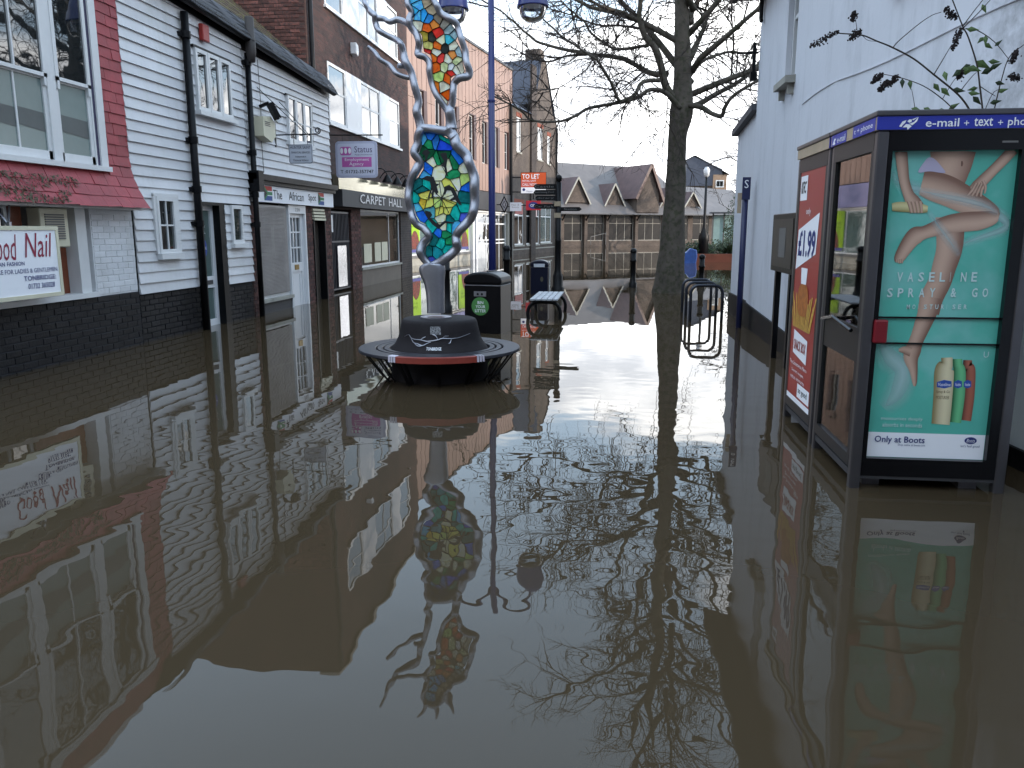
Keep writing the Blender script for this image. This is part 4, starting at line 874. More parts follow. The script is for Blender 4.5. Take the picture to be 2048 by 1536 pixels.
for (a, b, z0) in ((2.05, 2.65, 3.34), (5.72, 6.55, 3.6)):
    w_ = obj('window', MB().quad((a, bd(a)+.13, z0), (b, bd(b)+.13, z0), (b, bd(b)+.13, 4.75), (a, bd(a)+.13, 4.75)), glass, W)
    obj('sash', MB().bar((a+.04, bd(a)+.10, z0), (a+.04, bd(a)+.10, 4.75), .07, .05).bar((b-.04, bd(b)+.10, z0), (b-.04, bd(b)+.10, 4.75), .07, .05).bar((a, bd(a)+.10, z0+.04), (b, bd(b)+.10, z0+.04), .05, .07).bar((a, bd(a)+.10, 4.1), (b, bd(b)+.10, 4.1), .05, .05), whitew, w_)
    sl = MB(); sl.v = [(a-.07, bd(a)-.12, z0-.10), (b+.07, bd(b)-.12, z0-.10), (b+.07, bd(b)+.12, z0-.10), (a-.07, bd(a)+.12, z0-.10), (a-.07, bd(a)-.12, z0-.02), (b+.07, bd(b)-.12, z0-.02), (b+.07, bd(b)+.12, z0), (a-.07, bd(a)+.12, z0)]
    sl.f = [(0,3,2,1),(4,5,6,7),(0,1,5,4),(1,2,6,5),(2,3,7,6),(3,0,4,7)]; obj('window_sill', sl, stone, W)
    for x in (a+.02, b-.06): obj('sill_bracket', MB().prism([(x, z0-.22), (x+.05, z0-.22), (x+.05, z0-.10), (x, z0-.10)], bd(x)-.07, bd(x)+.03), stone, W)
pz = lambda u: .37-.031*u
pb = MB()
for a, b in ((-.02, 4.65), (4.65, 9), (9, 14)):
    pb.quad((a, bd(a)-.03, -.4), (b, bd(b)-.03, -.4), (b, bd(b)-.03, pz(b)), (a, bd(a)-.03, pz(a))); pb.quad((a, bd(a)-.03, pz(a)), (b, bd(b)-.03, pz(b)), (b, bd(b)+.02, pz(b)), (a, bd(a)+.02, pz(a)))
obj('plinth', pb, plinth_bl, W)
rf = MB().quad((-.2, -.35, 4.92), (4.65, -.35, 4.92), (4.65, 4.2, 8.7), (-.2, 4.2, 8.7)).quad((4.65, -.35, 4.92), (14, bd(14)-.35, 4.92), (14, 4.2+bd(14), 8.7), (4.65, 4.2, 8.7)).quad((14.1, 9, 4.9), (-.2, 9, 4.9), (-.2, 4.2, 8.7), (14.1, 5.6, 8.7))
ro = obj('roof', rf, slate_red, W)
obj('eaves_soffit', MB().quad((-.2, -.35, 4.91), (-.2, .05, 4.91), (4.65, .05, 4.91), (4.65, -.35, 4.91)).quad((4.65, -.35, 4.91), (4.65, .05, 4.91), (14, bd(14)+.05, 4.91), (14, bd(14)-.35, 4.91)), brownm, ro)
obj('gutter', MB().tube([(-.2, -.38, 4.93), (4.65, -.38, 4.93), (14, bd(14)-.38, 4.93)], .06, 8), blackp, ro)
obj('waste_pipe', MB().tube([(.25, -.05, 4.9), (.25, -.05, 4.55), (.3, -.05, 4.5)], .03, 8), blackp, W)
cv = obj('wall_bracket', MB().bar((.02, -.02, 4.12), (.02, -.34, 4.12), .03).bar((.02, -.33, 4.12), (.02, -.33, 3.85), .02).bar((.02, -.08, 3.78), (.02, -.08, 4.26), .05).box(-.03, .07, -.13, -.03, 3.72, 3.84), blackp, W)
obj('cable', MB().tube([(u, bd(u)-.008, 2.9+.004*u+.02*math.sin(u*2)) for u in np.linspace(3.2, 9, 20)], .006, 4), render_w, W)
X_ = thing('white_outbuilding', 'low white rendered outbuilding with a sloped coping beyond the main white wall', 'outbuilding', (2.13, 15.15, 0), R(-90))
obj('wall', MB().quad((0, 0, -.4), (1.98, 0, -.4), (1.98, 0, 3.3), (0, 0, 3.15)).quad((0, 6, -.4), (0, 0, -.4), (0, 0, 3.15), (0, 6, 3.15)), render_w, X_)
obj('coping', MB().prism([(-.12, 3.14), (1.98, 3.30), (1.98, 3.40), (-.12, 3.24)], -.10, 5), lead, X_)
obj('plinth', MB().quad((-.02, -.03, -.4), (1.98, -.03, -.4), (1.98, -.03, .38), (-.02, -.03, .38)).quad((-.02, -.03, .38), (1.98, -.03, .38), (1.98, .02, .38), (-.02, .02, .38)), plinth_bl, X_)

# ------------------------------------------------------------------ phone kiosks
bluem = mat('kiosk_blue', c('#26329c'), .45, var=.03)
def kiosk(Y, label, front_ad):
    K = thing('phone_kiosk', label, 'phone kiosk', (1.41, Y, 0), 0, group=None)
    Wd, Dp, Z1 = .86, .94, 2.03
    for (x, y) in ((0, 0), (Wd-.06, 0), (0, Dp-.06), (Wd-.06, Dp-.06)): obj('corner_post', MB().box(x, x+.06, y, y+.06, -.4, Z1), kiosk_m, K, bevel=.008)
    obj('roof', MB().box(-.02, Wd+.02, -.02, Dp+.01, 2.105, 2.135).box(.0, Wd, .0, Dp-.01, Z1, 2.105), kiosk_m, K, bevel=.006)
    obj('floor', MB().box(.01, Wd-.01, .01, Dp-.01, .06, .10), greyd, K)
    hd = obj('header_front', MB().box(-.012, Wd+.012, -.012, -.001, Z1+.004, 2.103), bluem, K)
    if front_ad:
        text(hd, 'e-mail', .235, .405, 2.045, 2.088, -.0145, wink, bold=.01); text(hd, '+', .43, .455, 2.05, 2.075, -.0145, wink); text(hd, 'text', .48, .575, 2.045, 2.088, -.0145, wink, bold=.01); text(hd, '+', .60, .625, 2.05, 2.075, -.0145, wink); text(hd, 'phone', .65, .80, 2.034, 2.088, -.0145, wink, bold=.01)
        # piper-like emblem: a crouched figure with a long horn
        fig = MB()
        for pl_ in ([(.10, 2.050), (.115, 2.075), (.135, 2.082), (.13, 2.068), (.118, 2.056), (.112, 2.046)], [(.118, 2.044), (.135, 2.062), (.150, 2.060), (.165, 2.050), (.150, 2.036), (.145, 2.030), (.140, 2.045)], [(.140, 2.076), (.150, 2.086), (.163, 2.084), (.162, 2.072), (.15, 2.068)], [(.150, 2.062), (.175, 2.072), (.196, 2.098), (.190, 2.075), (.168, 2.055)], [(.163, 2.085), (.196, 2.098), (.17, 2.08)]): fig.poly(pl_, -.0145)
        obj('emblem', fig, wink, hd)
    # side towards the street: header, rails, glass
    sd = obj('header_side', MB().box(0, Dp, -.012, -.001, Z1+.004, 2.103), kiosk_tan, K); sd.rotation_euler = (0, 0, R(-90)); sd.location = (0, Dp, 0)
    if front_ad:
        for (a, b, s_, t0, t1) in ((.02, .36, 'e-mail', .16, .34), (.50, .92, 't + phone', .53, .88)):
            obj('sticker', MB().box(a, b, -.014, -.0125, Z1+.004, 2.103), bluem, sd); text(sd, s_, t0, t1, 2.045, 2.085, -.0155, wink)
        obj('emblem', MB().poly([(.05, 2.045), (.09, 2.08), (.13, 2.075), (.10, 2.06), (.12, 2.045), (.09, 2.04)], -.0155), wink, sd)
    pn = obj('side_frame', MB().box(.06, Dp-.06, .0, .045, 1.93, Z1).box(.06, Dp-.06, .0, .045, .12, .19).box(.06, .10, .002, .043, .19, 1.93).box(Dp-.10, Dp-.06, .002, .043, .19, 1.93), kiosk_side, K); pn.rotation_euler = (0, 0, R(-90)); pn.location = (0, Dp, 0)
    if front_ad:
        obj('kick_panel', MB().box(.10, Dp-.10, .006, .04, .74, .94), kiosk_side, pn)
        obj('pane', MB().box(.10, Dp-.10, .018, .024, .94, 1.93), clear, pn); obj('pane', MB().box(.10, Dp-.10, .018, .024, .19, .74), clear, pn)
        obj('telephone', MB().box(.42, .78, .55, .72, .95, 1.6), greyd, K, bevel=.01)
        obj('door_handle', MB().tube([(.13, -.02, .92), (.5, -.05, .97), (.80, -.02, .92)], .012, 6), blackgl, pn)
    else:
        redk = mat('poster_red', c('#9a2420'), .35, var=.05, vs=3); pp = obj('poster', MB().box(.10, Dp-.10, .004, .03, .19, 1.93), redk, pn)
        obj('poster_print', MB().poly([(.12, 1.72), (.34, 1.72), (.34, 1.90), (.12, 1.90)], .002), wink, pp); text(pp, 'KFC', .15, .31, 1.77, 1.86, .0, ink, shear=.2, bold=.02)
        obj('poster_print', MB().poly([(.12, 1.20), (.72, 1.33), (.76, 1.62), (.14, 1.50)], .002), wink, pp); text(pp, '£1.99', .17, .70, 1.30, 1.50, .0, navyink, bold=.03)
        text(pp, 'only', .36, .50, 1.60, 1.66, .0, wink)
        fry = mat('fries_print', c('#c89a48'), .6, var=.25, vs=30)
        f_ = MB()
        for k in range(15): x = .16+k*.037; a = (k-7)*.02; f_.poly([(x, .76), (x+.03, .76), (x+.035+a, 1.0+.04*math.sin(k*2.3)), (x+.004+a, 1.0+.04*math.sin(k*2.3))], .0025-.0001*k)
        obj('poster_print', f_, fry, pp); obj('poster_print', MB().poly(rrect(.26, .60, .86, 1.10, .11), .0008), mat('chicken_print', c('#a8642c'), .6, var=.3, vs=25), pp); obj('poster_print', MB().poly([(.34, 1.10), (.50, 1.10), (.52, 1.22), (.32, 1.22)], .002), wink, pp)
        sn = obj('poster_print', MB().poly([(.22, .56), (.66, .52), (.66, .70), (.22, .74)], .002), wink, pp); text(pp, 'SNACK BOX', .25, .63, .59, .67, .0, redk, bold=.02)
        text(pp, 'The Streetwise Menu', .14, .70, .47, .50, .001, wink); text(pp, 'Secret recipe,', .22, .62, .41, .44, .001, wink); text(pp, 'not so', .20, .36, .36, .385, .001, wink); text(pp, 'secret price.', .39, .66, .355, .39, .001, wink)
        obj('poster_print', MB().poly([(.44, .245), (.82, .245), (.82, .35), (.44, .35)], .002), wink, pp); text(pp, 'so good', .48, .76, .27, .33, .0, ink)
        obj('poster_strip', MB().poly([(.10, .19), (.84, .19), (.84, .23), (.10, .23)], .001), wink, pp)
    # back and far sides glazed
    obj('pane', MB().box(Wd-.03, Wd-.024, .06, Dp-.06, .19, 1.93), clear, K)
    obj('far_frame', MB().box(Wd-.045, Wd, .06, Dp-.06, 1.93, Z1).box(Wd-.045, Wd, .06, Dp-.06, .12, .19), kiosk_side, K)
    obj('foot', MB().box(.10, .2, .1, .2, -.4, .06), kiosk_m, K); obj('foot', MB().box(Wd-.22, Wd-.12, .08, .2, -.4, .06), kiosk_m, K)
    if front_ad:
        F_ = obj('advert_case', MB().box(.06, .80, .004, .06, .08, .185).box(.06, .80, .004, .06, 1.925, Z1).box(.061, .085, .004, .06, .185, 1.925).box(.745, .799, .004, .06, .185, 1.925).box(.085, .745, .05, .06, .185, 1.925), blackgl, K)
        return K, F_
    obj('pane', MB().box(.06, Wd-.06, .02, .026, .19, 1.93), clear, K)
    obj('rear_frame', MB().box(.06, Wd-.06, 0, .045, 1.93, Z1).box(.06, Wd-.06, 0, .045, .12, .19), kiosk_side, K)
    return K, None
K1, AD = kiosk(4.75, 'phone kiosk with a turquoise moisturiser advert on its end', True)
K2, _ = kiosk(5.74, 'phone kiosk with a red fried chicken poster on its side', False)
# the advert: flat print, laid out from the sheet's own corners (u .085-.745, z .185-1.925)
turq = mat('turquoise_print', c('#56b3a2'), .4, var=.10, vs=1.3, alt=c('#74bcb2')); skin = mat('skin_print', c('#a98876'), .45, var=.08, vs=9); skin_d = mat('skin_shadow_print', c('#927060'), .45, var=.08, vs=9); mist = mat('mist_print', c('#7fb3ad'), .45, var=.06)
lil = mat('lilac_print', c('#b4acc4'), .45, var=.04)
def q5(x, y): p = at(1680+x/3.84, 220+y/3.84, 4.77); return (p.x-1.41, p.z)
def q6(x, y): p = at(1680+x/3.657, 600+y/3.657, 4.77); return (p.x-1.41, p.z)
def pr(pts, m, d, q=q5, name='poster_print'):
    P_ = [(min(max(u, .088), .742), min(max(z, .19), 1.922)) for u, z in (q(*p) for p in pts)]
    # two rounds of corner cutting so traced outlines are not faceted
    if len(P_) > 6:
        for _ in range(2): P_ = [w for i in range(len(P_)) for w in ((P_[i][0]*.8+P_[(i+1) % len(P_)][0]*.2, P_[i][1]*.8+P_[(i+1) % len(P_)][1]*.2), (P_[i][0]*.2+P_[(i+1) % len(P_)][0]*.8, P_[i][1]*.2+P_[(i+1) % len(P_)][1]*.8))]
    return obj(name, MB().poly(P_, d), m, AD)
obj('poster', MB().poly([(.085, .185), (.745, .185), (.745, 1.925), (.085, 1.925)], .045), turq, AD)
def vprint():
    m = bpy.data.materials.new('shaded_print'); m.use_nodes = True; t = m.node_tree; L = t.links.new; b = t.nodes['Principled BSDF']; b.inputs['Roughness'].default_value = .4
    at_ = t.nodes.new('ShaderNodeVertexColor'); at_.layer_name = 'ink'; L(at_.outputs['Color'], b.inputs['Base Color']); L(at_.outputs['Alpha'], b.inputs['Alpha']); return m
VP = vprint()
def strip(axis, d, hi, lo, q=q5, peak=-.25, alpha=None, n=9, name='poster_print', fade=None):
    """a printed limb or streak: axis points (x, y, width), tone falls off across the width"""
    A_ = catmull(axis, 6); mb = MB(); cols = []
    for i, p in enumerate(A_):
        a = A_[min(i+1, len(A_)-1)] - A_[max(i-1, 0)]; nrm = np.array([-a[1], a[0]])/max(np.hypot(a[0], a[1]), 1e-6)
        for k in range(n):
            s_ = -1+2*k/(n-1); x, y = p[0]+nrm[0]*s_*p[2]/2, p[1]+nrm[1]*s_*p[2]/2; u, z = q(x, y)
            mb.v.append((min(max(u, .088), .742), d, min(max(z, .19), 1.922))); tt = min(1, abs(s_-peak)/(1.15))**1.6
            al = 1.0 if alpha is None else alpha*max(0, 1-abs(s_))**1.1*math.sin(math.pi*min(1, (i+.5)/len(A_)))**.5
            cols.append((*[h_+(l_-h_)*tt for h_, l_ in zip(hi, lo)], al))
    for i in range(len(A_)-1):
        for k in range(n-1): mb.f.append((i*n+k, i*n+k+1, (i+1)*n+k+1, (i+1)*n+k))
    o = obj(name, mb, VP, AD); la = o.data.color_attributes.new('ink', 'FLOAT_COLOR', 'POINT')
    la.data.foreach_set('color', [v for c_ in cols for v in c_]); o.data.polygons.foreach_set('use_smooth', [True]*len(o.data.polygons)); return o
SH, SL = c('#c9a894'), c('#7d5a4b'); MH = c('#bcd4d6')
strip([(400,480,120),(520,580,150),(760,650,150),(1000,700,160),(1220,800,150),(1290,900,120),(1060,990,90),(860,1060,60)], .0445, MH, MH, alpha=.7)
strip([(300,300,200),(380,420,260),(470,520,240),(430,680,240),(330,800,160)], .0444, MH, MH, q6, alpha=.75)
strip([(855,820,220),(860,960,215),(850,1080,200),(815,1200,185),(780,1320,175),(720,1440,175),(690,1560,170)], .0436, SH, SL, peak=.3)
strip([(675,-20,165),(655,80,145),(610,200,120),(570,300,104),(545,370,118),(530,430,108),(548,520,62),(556,600,38),(556,636,18)], .04355, SH, SL, q6, peak=.3)
strip([(440,372,20),(480,370,56),(530,385,70)], .04345, SH, SL, q6)
strip([(880,300,360),(870,380,330),(850,440,320),(830,500,310),(800,560,260)], .0433, SH, SL, peak=.1)
strip([(950,390,12),(952,410,16),(948,430,10)], .0432, SL, c('#4a332a'))
strip([(640,560,180),(720,580,225),(840,620,235),(960,680,215),(1080,740,185),(1170,790,150),(1215,815,110),(1236,822,60)], .0428, SH, SL, peak=.35)
strip([(1225,820,60),(1180,830,110),(1080,850,145),(960,860,150),(840,880,140),(740,912,115),(660,940,100),(600,960,130),(555,1000,120),(500,1080,100),(465,1140,80),(450,1172,44)], .0420, SH, SL, peak=-.3)
for k in range(4): strip([(445+k*15,1150-k*2,13),(442+k*15,1172+k*2,12)], .0417, SH, SL)
pr([(690,355),(740,370),(830,478),(800,484),(700,466),(606,484),(625,440)], lil, .0416)
strip([(480,300,95),(490,420,90),(505,540,80),(535,640,85),(570,700,110),(610,745,100),(630,770,60)], .0412, SH, SL, peak=.2)
strip([(410,745,60),(470,742,76),(560,748,76),(640,756,70),(685,760,50)], .0409, c('#d6cc98'), c('#8f8450'))
for k in range(4): strip([(535+k*30,700,26),(548+k*28,740,26),(560+k*26,790,22)], .0406, SH, SL)
strip([(1345,300,80),(1270,380,80),(1190,460,78),(1120,530,84),(1060,590,90),(1020,610,60)], .0412, SH, SL, peak=-.2)
for k in range(4): strip([(1060+k*22,560,26),(1030+k*24,610,24),(990+k*34,655+k*3,18)], .0405, SH, SL)
strip([(1110,540,26),(1130,590,22),(1122,640,14)], .0404, SH, SL)
strip([(560,600,60),(760,650,100),(960,690,110),(1140,740,110),(1230,800,80)], .0402, MH, MH, alpha=.55); strip([(690,780,50),(760,880,90),(850,1000,110),(930,1120,80)], .0401, MH, MH, alpha=.45)
wband = obj('poster_print', MB().poly([(.087, .187), (.743, .187), (.743, .335), (.087, .335)], .0437), wink, AD)
for (ax, h_, l_, d_) in (([(947,445,64),(947,490,70),(962,520,84),(955,700,84),(932,888,80)], '#a8604c', '#3c1d16', .0434), ([(872,436,70),(874,480,72),(886,530,92),(880,700,92),(856,903,84)], '#6cc088', '#1d5a34', .0431), ([(793,426,84),(793,474,88),(775,520,142),(765,700,140),(747,916,134)], '#e0d4b0', '#8c7a50', .0428)): strip(ax, d_, c(h_), c(l_), q6, peak=-.3)
vb = mat('label_blue', c('#274ca0'), .4)
for (x0, x1) in ((720, 828), (846, 904), (918, 972)):
    pr([(x0, 605), ((x0+x1)/2, 590), (x1, 600), (x1, 640), ((x0+x1)/2, 652), (x0, 642)], vb, .0424, q6)
    a, b = q6(x0+6, 634), q6(x1-6, 612); text(AD, 'Vaseline', a[0], b[0], a[1], b[1], .0420, wink)
for (y, s_, x0, x1) in ((690, 'Spray & Go', 714, 818), (730, 'MOISTURISER', 714, 812)): a, b = q6(x0, y), q6(x1, y-22); text(AD, s_, a[0], b[0], a[1], b[1], .0420, mat('umber_ink', c('#5a4630'), .5))
tw_ = mat('soft_white_ink', c('#c4dada'), .5, var=0)
def T5(s_, x0, y0, x1, y1, m=tw_, q=q5, **k): a, b = q(x0, y0), q(x1, y1); text(AD, s_, a[0], b[0], a[1], b[1], .0400, m, **k)
for (s_, x0, x1, y0, y1) in (('VASELINE', 445, 1100, 1320, 1248), ('SPRAY & GO', 368, 1185, 1440, 1370), ('MOISTURISER', 520, 1005, 1532, 1496)):
    n = len(s_); wch = (x1-x0)/n
    for i, ch_ in enumerate(s_):
        if ch_ != ' ': T5(ch_, x0+i*wch, y0, x0+i*wch+wch*(.62 if ch_ != 'I' else .12), y1, bold=.018)
text(AD, 'moisturises deeply', .16, .39, .405, .43, .0400, tw_); text(AD, 'absorbs in seconds', .17, .39, .37, .395, .0400, tw_)
T5('Only at Boots', 258, 1058, 632, 1008, navyink, q6, bold=.012); T5('Shop online at boots.com', 430, 1076, 632, 1064, navyink, q6); T5("let's feel good", 892, 1088, 1032, 1070, navyink, q6)
pr([(967+46*math.cos(a), 1036+26*math.sin(a)) for a in np.linspace(0, 6.28, 14)[:-1]], navyink, .0410, q6); T5('Boots', 935, 1048, 1000, 1024, wink, q6, shear=.3)
T5('U', 1060, 425, 1102, 382, tw_, q6)
obj('glazing_bar', MB().box(.085, .745, .03, .039, 1.006, 1.016).box(.085, .745, .03, .039, .858, .868), blackgl, AD)
obj('door_pull', MB().box(.062, .135, -.02, .03, .868, 1.0), mat('red_pull', c('#7a1420'), .4), AD, bevel=.008)
obj('serial_label', MB().box(.64, .72, .002, .0035, 1.96, 1.97), grey, AD)

# ------------------------------------------------------------------ notice board, blue post, cycle hoops, bollards
N = thing('notice_board', 'black cased notice board on two legs against the white wall', 'notice board', (1.86, 9.9, 0), R(-90))
obj('case', MB().box(-.1, 1.1, .0, .09, 1.03, 1.68), blackp, N, bevel=.01); ncx = obj('glazing', MB().box(-.04, 1.04, -.006, -.001, 1.09, 1.62), mat('notice_perspex', c('#2a2624'), .4, var=.5, vs=7, spec=.3), N)
obj('paper', MB().box(.35, .7, -.009, -.007, 1.2, 1.52), grey, ncx)
for u in (.12, .88): obj('leg', MB().box(u-.04, u+.04, .02, .08, -.4, 1.03), blackp, N)
P1 = thing('sign_post', 'slim dark blue post with small parking plates against the white outbuilding', 'sign post', (1.95, 12.8, 0), 0)
obj('pole', MB().tube([(0, 0, -.4), (0, 0, 2.28)], .045, 12), blue_post, P1, smooth=True)
obj('plate', MB().box(-.06, .06, -.06, -.045, 1.95, 2.28), blue_post, P1); text(P1, 'S', -.03, .03, 2.12, 2.24, -.062, wink)
obj('side_plate', MB().box(-.12, -.06, -.05, -.04, 1.75, 2.05), kiosk_tan, P1)
for i, y in enumerate((13.55, 14.35, 15.15)):
    lab = ('steel cycle hoop standing next to the white outbuilding, third from the bollard', 'steel cycle hoop in the middle of the row of three', 'steel cycle hoop in the row of three, closest to the tree')[i]
    w_ = .52; h_ = .60; r_ = .13
    pts = [(0, 0, -.4), (0, 0, h_-r_)] + [(r_-r_*math.cos(a), 0, h_-r_+r_*math.sin(a)) for a in np.linspace(.2, math.pi/2, 6)] + [(w_-r_+r_*math.sin(a), 0, h_-r_+r_*math.cos(a)) for a in np.linspace(0, math.pi/2, 6)] + [(w_, 0, -.4)]
    o = obj('cycle_hoop', MB().tube(pts, .026, 10), rackm, smooth=True); o.location = (1.27, y, 0); o.rotation_euler = (0, 0, R(4)); tag(o, lab, 'cycle rack', 'cycle hoops by the white wall')
def bollard(x, y, h, label):
    T_ = thing('bollard', label, 'bollard', (x, y, 0), 0, group='black bollards')
    obj('shaft', MB().lathe([(.11, -.4), (.11, .12), (.085, .15), (.085, .20), (.075, .22), (.07, h-.35), (.09, h-.34), (.09, h-.30), (.07, h-.28), (.075, h-.1)], seg=16), iron, T_, smooth=True)
    obj('cap', MB().lathe([(.085, h-.1), (.09, h-.07), (.08, h-.03), (.05, h), (.0, h+.012)], seg=16, cap=False), iron, T_, smooth=True)
bollard(.50, 21.6, 1.02, 'black bollard with a ringed neck standing alone in the open water by the tree')
bollard(2.35, 22.3, .85, 'black bollard behind the cycle hoops'); bollard(-2.45, 18.4, 1.15, 'tall black bollard between the two litter bins')
bollard(-3.05, 14.5, 1.1, 'black bollard behind the sculpture stem')

# ------------------------------------------------------------------ finger post, bins, bench, lamp posts
FP = thing('finger_post', 'black finger post with stacked direction arms beside the slatted bench', 'finger post', (-1.41, 20.4, 0), 0)
obj('pole', MB().lathe([(.17, -.4), (.17, .05), (.13, .10), (.13, .35), (.10, .42), (.085, .5), (.075, 1.2), (.085, 1.22), (.085, 1.26), (.07, 1.3), (.07, 2.66)], seg=14), iron, FP, smooth=True)
obj('finial', MB().lathe([(.03, 2.66), (.075, 2.70), (.09, 2.76), (.07, 2.82), (.0, 2.85)], seg=14, cap=False), iron, FP, smooth=True)
for (z, l, sgn, s_) in ((2.50, .56, -1, 'Castle'), (2.36, .56, -1, 'Swimming Pool'), (2.22, .52, -1, 'Library'), (2.02, .56, -1, 'Car Park')):
    a_ = obj('finger_arm', MB().prism([(-.07, z), (-.07, z+.12), (-.07-l+.05, z+.12), (-.07-l, z+.06), (-.07-l+.05, z)][::-1], -.02, .02), iron, FP); text(a_, s_, -.6, -.12, z+.035, z+.085, -.023, grey)
a_ = obj('finger_arm', MB().prism([(.07, 1.96), (.52, 1.96), (.58, 2.01), (.52, 2.06), (.07, 2.06)], -.02, .02), iron, FP); text(a_, 'Station', .14, .45, 1.985, 2.035, -.023, grey)
for z in (2.14, 1.86): obj('plate', MB().box(-.1, .06, -.085, -.078, z-.06, z+.06), kiosk_tan, FP)
def bin_(x, y, h, w, d, m, label, rot=0):
    T_ = thing('litter_bin', label, 'litter bin', (x, y, 0), rot)
    obj('body', MB().prism(rrect(-w/2, w/2, -.4, h*.80, .02, 2), -d/2, d/2), m, T_, bevel=.035)
    arch = [(-w/2-.012, h*.80), (w/2+.012, h*.80), (w/2+.012, h*.87)] + [((w/2+.012)*math.cos(a), h*.87+h*.13*math.sin(a)) for a in np.linspace(.35, math.pi-.35, 12)] + [(-w/2-.012, h*.87)]
    obj('lid', MB().prism(arch, -d/2-.012, d/2+.012), m, T_, bevel=.03)
    return T_
T_ = bin_(-1.86, 11.85, .90, .56, .52, bin_m, 'black litter bin with a round green sticker behind the planter seat', R(-10))
obj('lid_band', MB().box(-.275, .275, -.276, -.27, .70, .712), steel, T_)
ap = obj('ash_plate', MB().box(-.125, .065, -.272, -.266, .545, .62), steel, T_)
for x in (-.065, .0): obj('ash_hole', disc(x, .578, .018, .018, -.2745, 12), ink, ap)
gs = obj('round_sticker', disc(-.03, .40, .135, .135, -.268, 28), mat('green_sticker', c('#4f8a4a'), .5, var=.1), T_)
for (s_, z, x0, x1) in (('BIN', .455, -.07, .02), ('YOUR', .395, -.10, .05), ('LITTER', .335, -.11, .06)): text(gs, s_, x0, x1, z-.022, z+.022, -.271, wink, bold=.02)
obj('lid_strap', MB().box(.05, .075, -.2, .2, .885, .91), greyd, T_)
T_ = bin_(-1.76, 19.3, .80, .42, .42, bin_blue, 'navy litter bin with an open slot behind the slatted bench')
obj('slot', MB().box(-.13, .13, -.235, -.20, .635, .715), mat('slot_liner', c('#b9bcc4'), .4), T_); obj('emblem', disc(.06, .35, .035, .06, -.212, 14), mat('gold_print', c('#4c4838'), .5), T_)
Bn = thing('bench', 'low bench with grey wooden slats and black hooped ends', 'bench', (-1.17, 14.35, 0), 0)
for k in range(5): obj('slat', MB().box(-.235+k*.097, -.15+k*.097, -.85, .85, .325, .355), wood_slat, Bn, bevel=.006)
for y in (-.72, .72):
    pts = catmull([(-.20, y, -.3), (-.27, y, .0), (-.27, y, .16), (-.19, y, .27), (0, y, .295), (.19, y, .27), (.27, y, .16), (.27, y, .0), (.20, y, -.3)], 6)
    obj('hoop_end', MB().tube(pts, .032, 10), iron, Bn, smooth=True)
obj('under_rail', MB().box(-.03, .03, -.72, .72, .27, .32), iron, Bn)
LP = thing('double_lamp_post', 'slim blue lamp post with two domed lamp heads', 'lamp post', (-2.42, 16.0, 0), 0)
obj('pole', MB().tube([(0, 0, -.4), (0, 0, 1.6), (0, 0, 6.6)], [.085, .07, .055], 14), lamp_blue, LP, smooth=True); obj('collar', MB().tube([(0, 0, 3.92), (0, 0, 3.96)], .075, 14), lamp_blue, LP)
for s_ in (-1, 1):
    ar = obj('arm', MB().tube(catmull([(0, 0, 6.2), (s_*.35, 0, 6.5), (s_*.72, 0, 6.4), (s_*.76, 0, 6.1)], 5), .028, 8), lamp_blue, LP, smooth=True)
    hx = s_*.76 + .03
    obj('lamp_hood', MB().lathe([(.05, 6.15), (.12, 6.12), (.22, 5.98), (.27, 5.80), (.285, 5.66), (.30, 5.62), (.30, 5.60), (.27, 5.60), (.25, 5.66)], hx, 0, 24, cap=False), lamp_blue, ar, smooth=True)
    obj('lamp_bowl', MB().lathe([(.255, 5.61), (.25, 5.52), (.21, 5.42), (.13, 5.36), (.0, 5.345)], hx, 0, 24, cap=False), lamp_glass, ar, smooth=True)
    obj('reflector', MB().lathe([(.24, 5.64), (.1, 5.72), (.0, 5.73)], hx, 0, 20, cap=False), upvc, ar, smooth=True)
BL = thing('black_lamp_post', 'black heritage lamp post standing in the raised bed', 'lamp post', (4.25, 40, 0), 0)
obj('pole', MB().lathe([(.22, -.4), (.22, .9), (.26, 1.0), (.24, 1.25), (.12, 1.5), (.07, 1.7), (.055, 4.0)], seg=12), iron, BL, smooth=True); obj('lantern', MB().lathe([(.05, 3.95), (.13, 4.05), (.15, 4.3), (.08, 4.42), (.0, 4.45)], seg=12), upvc, BL, smooth=True)
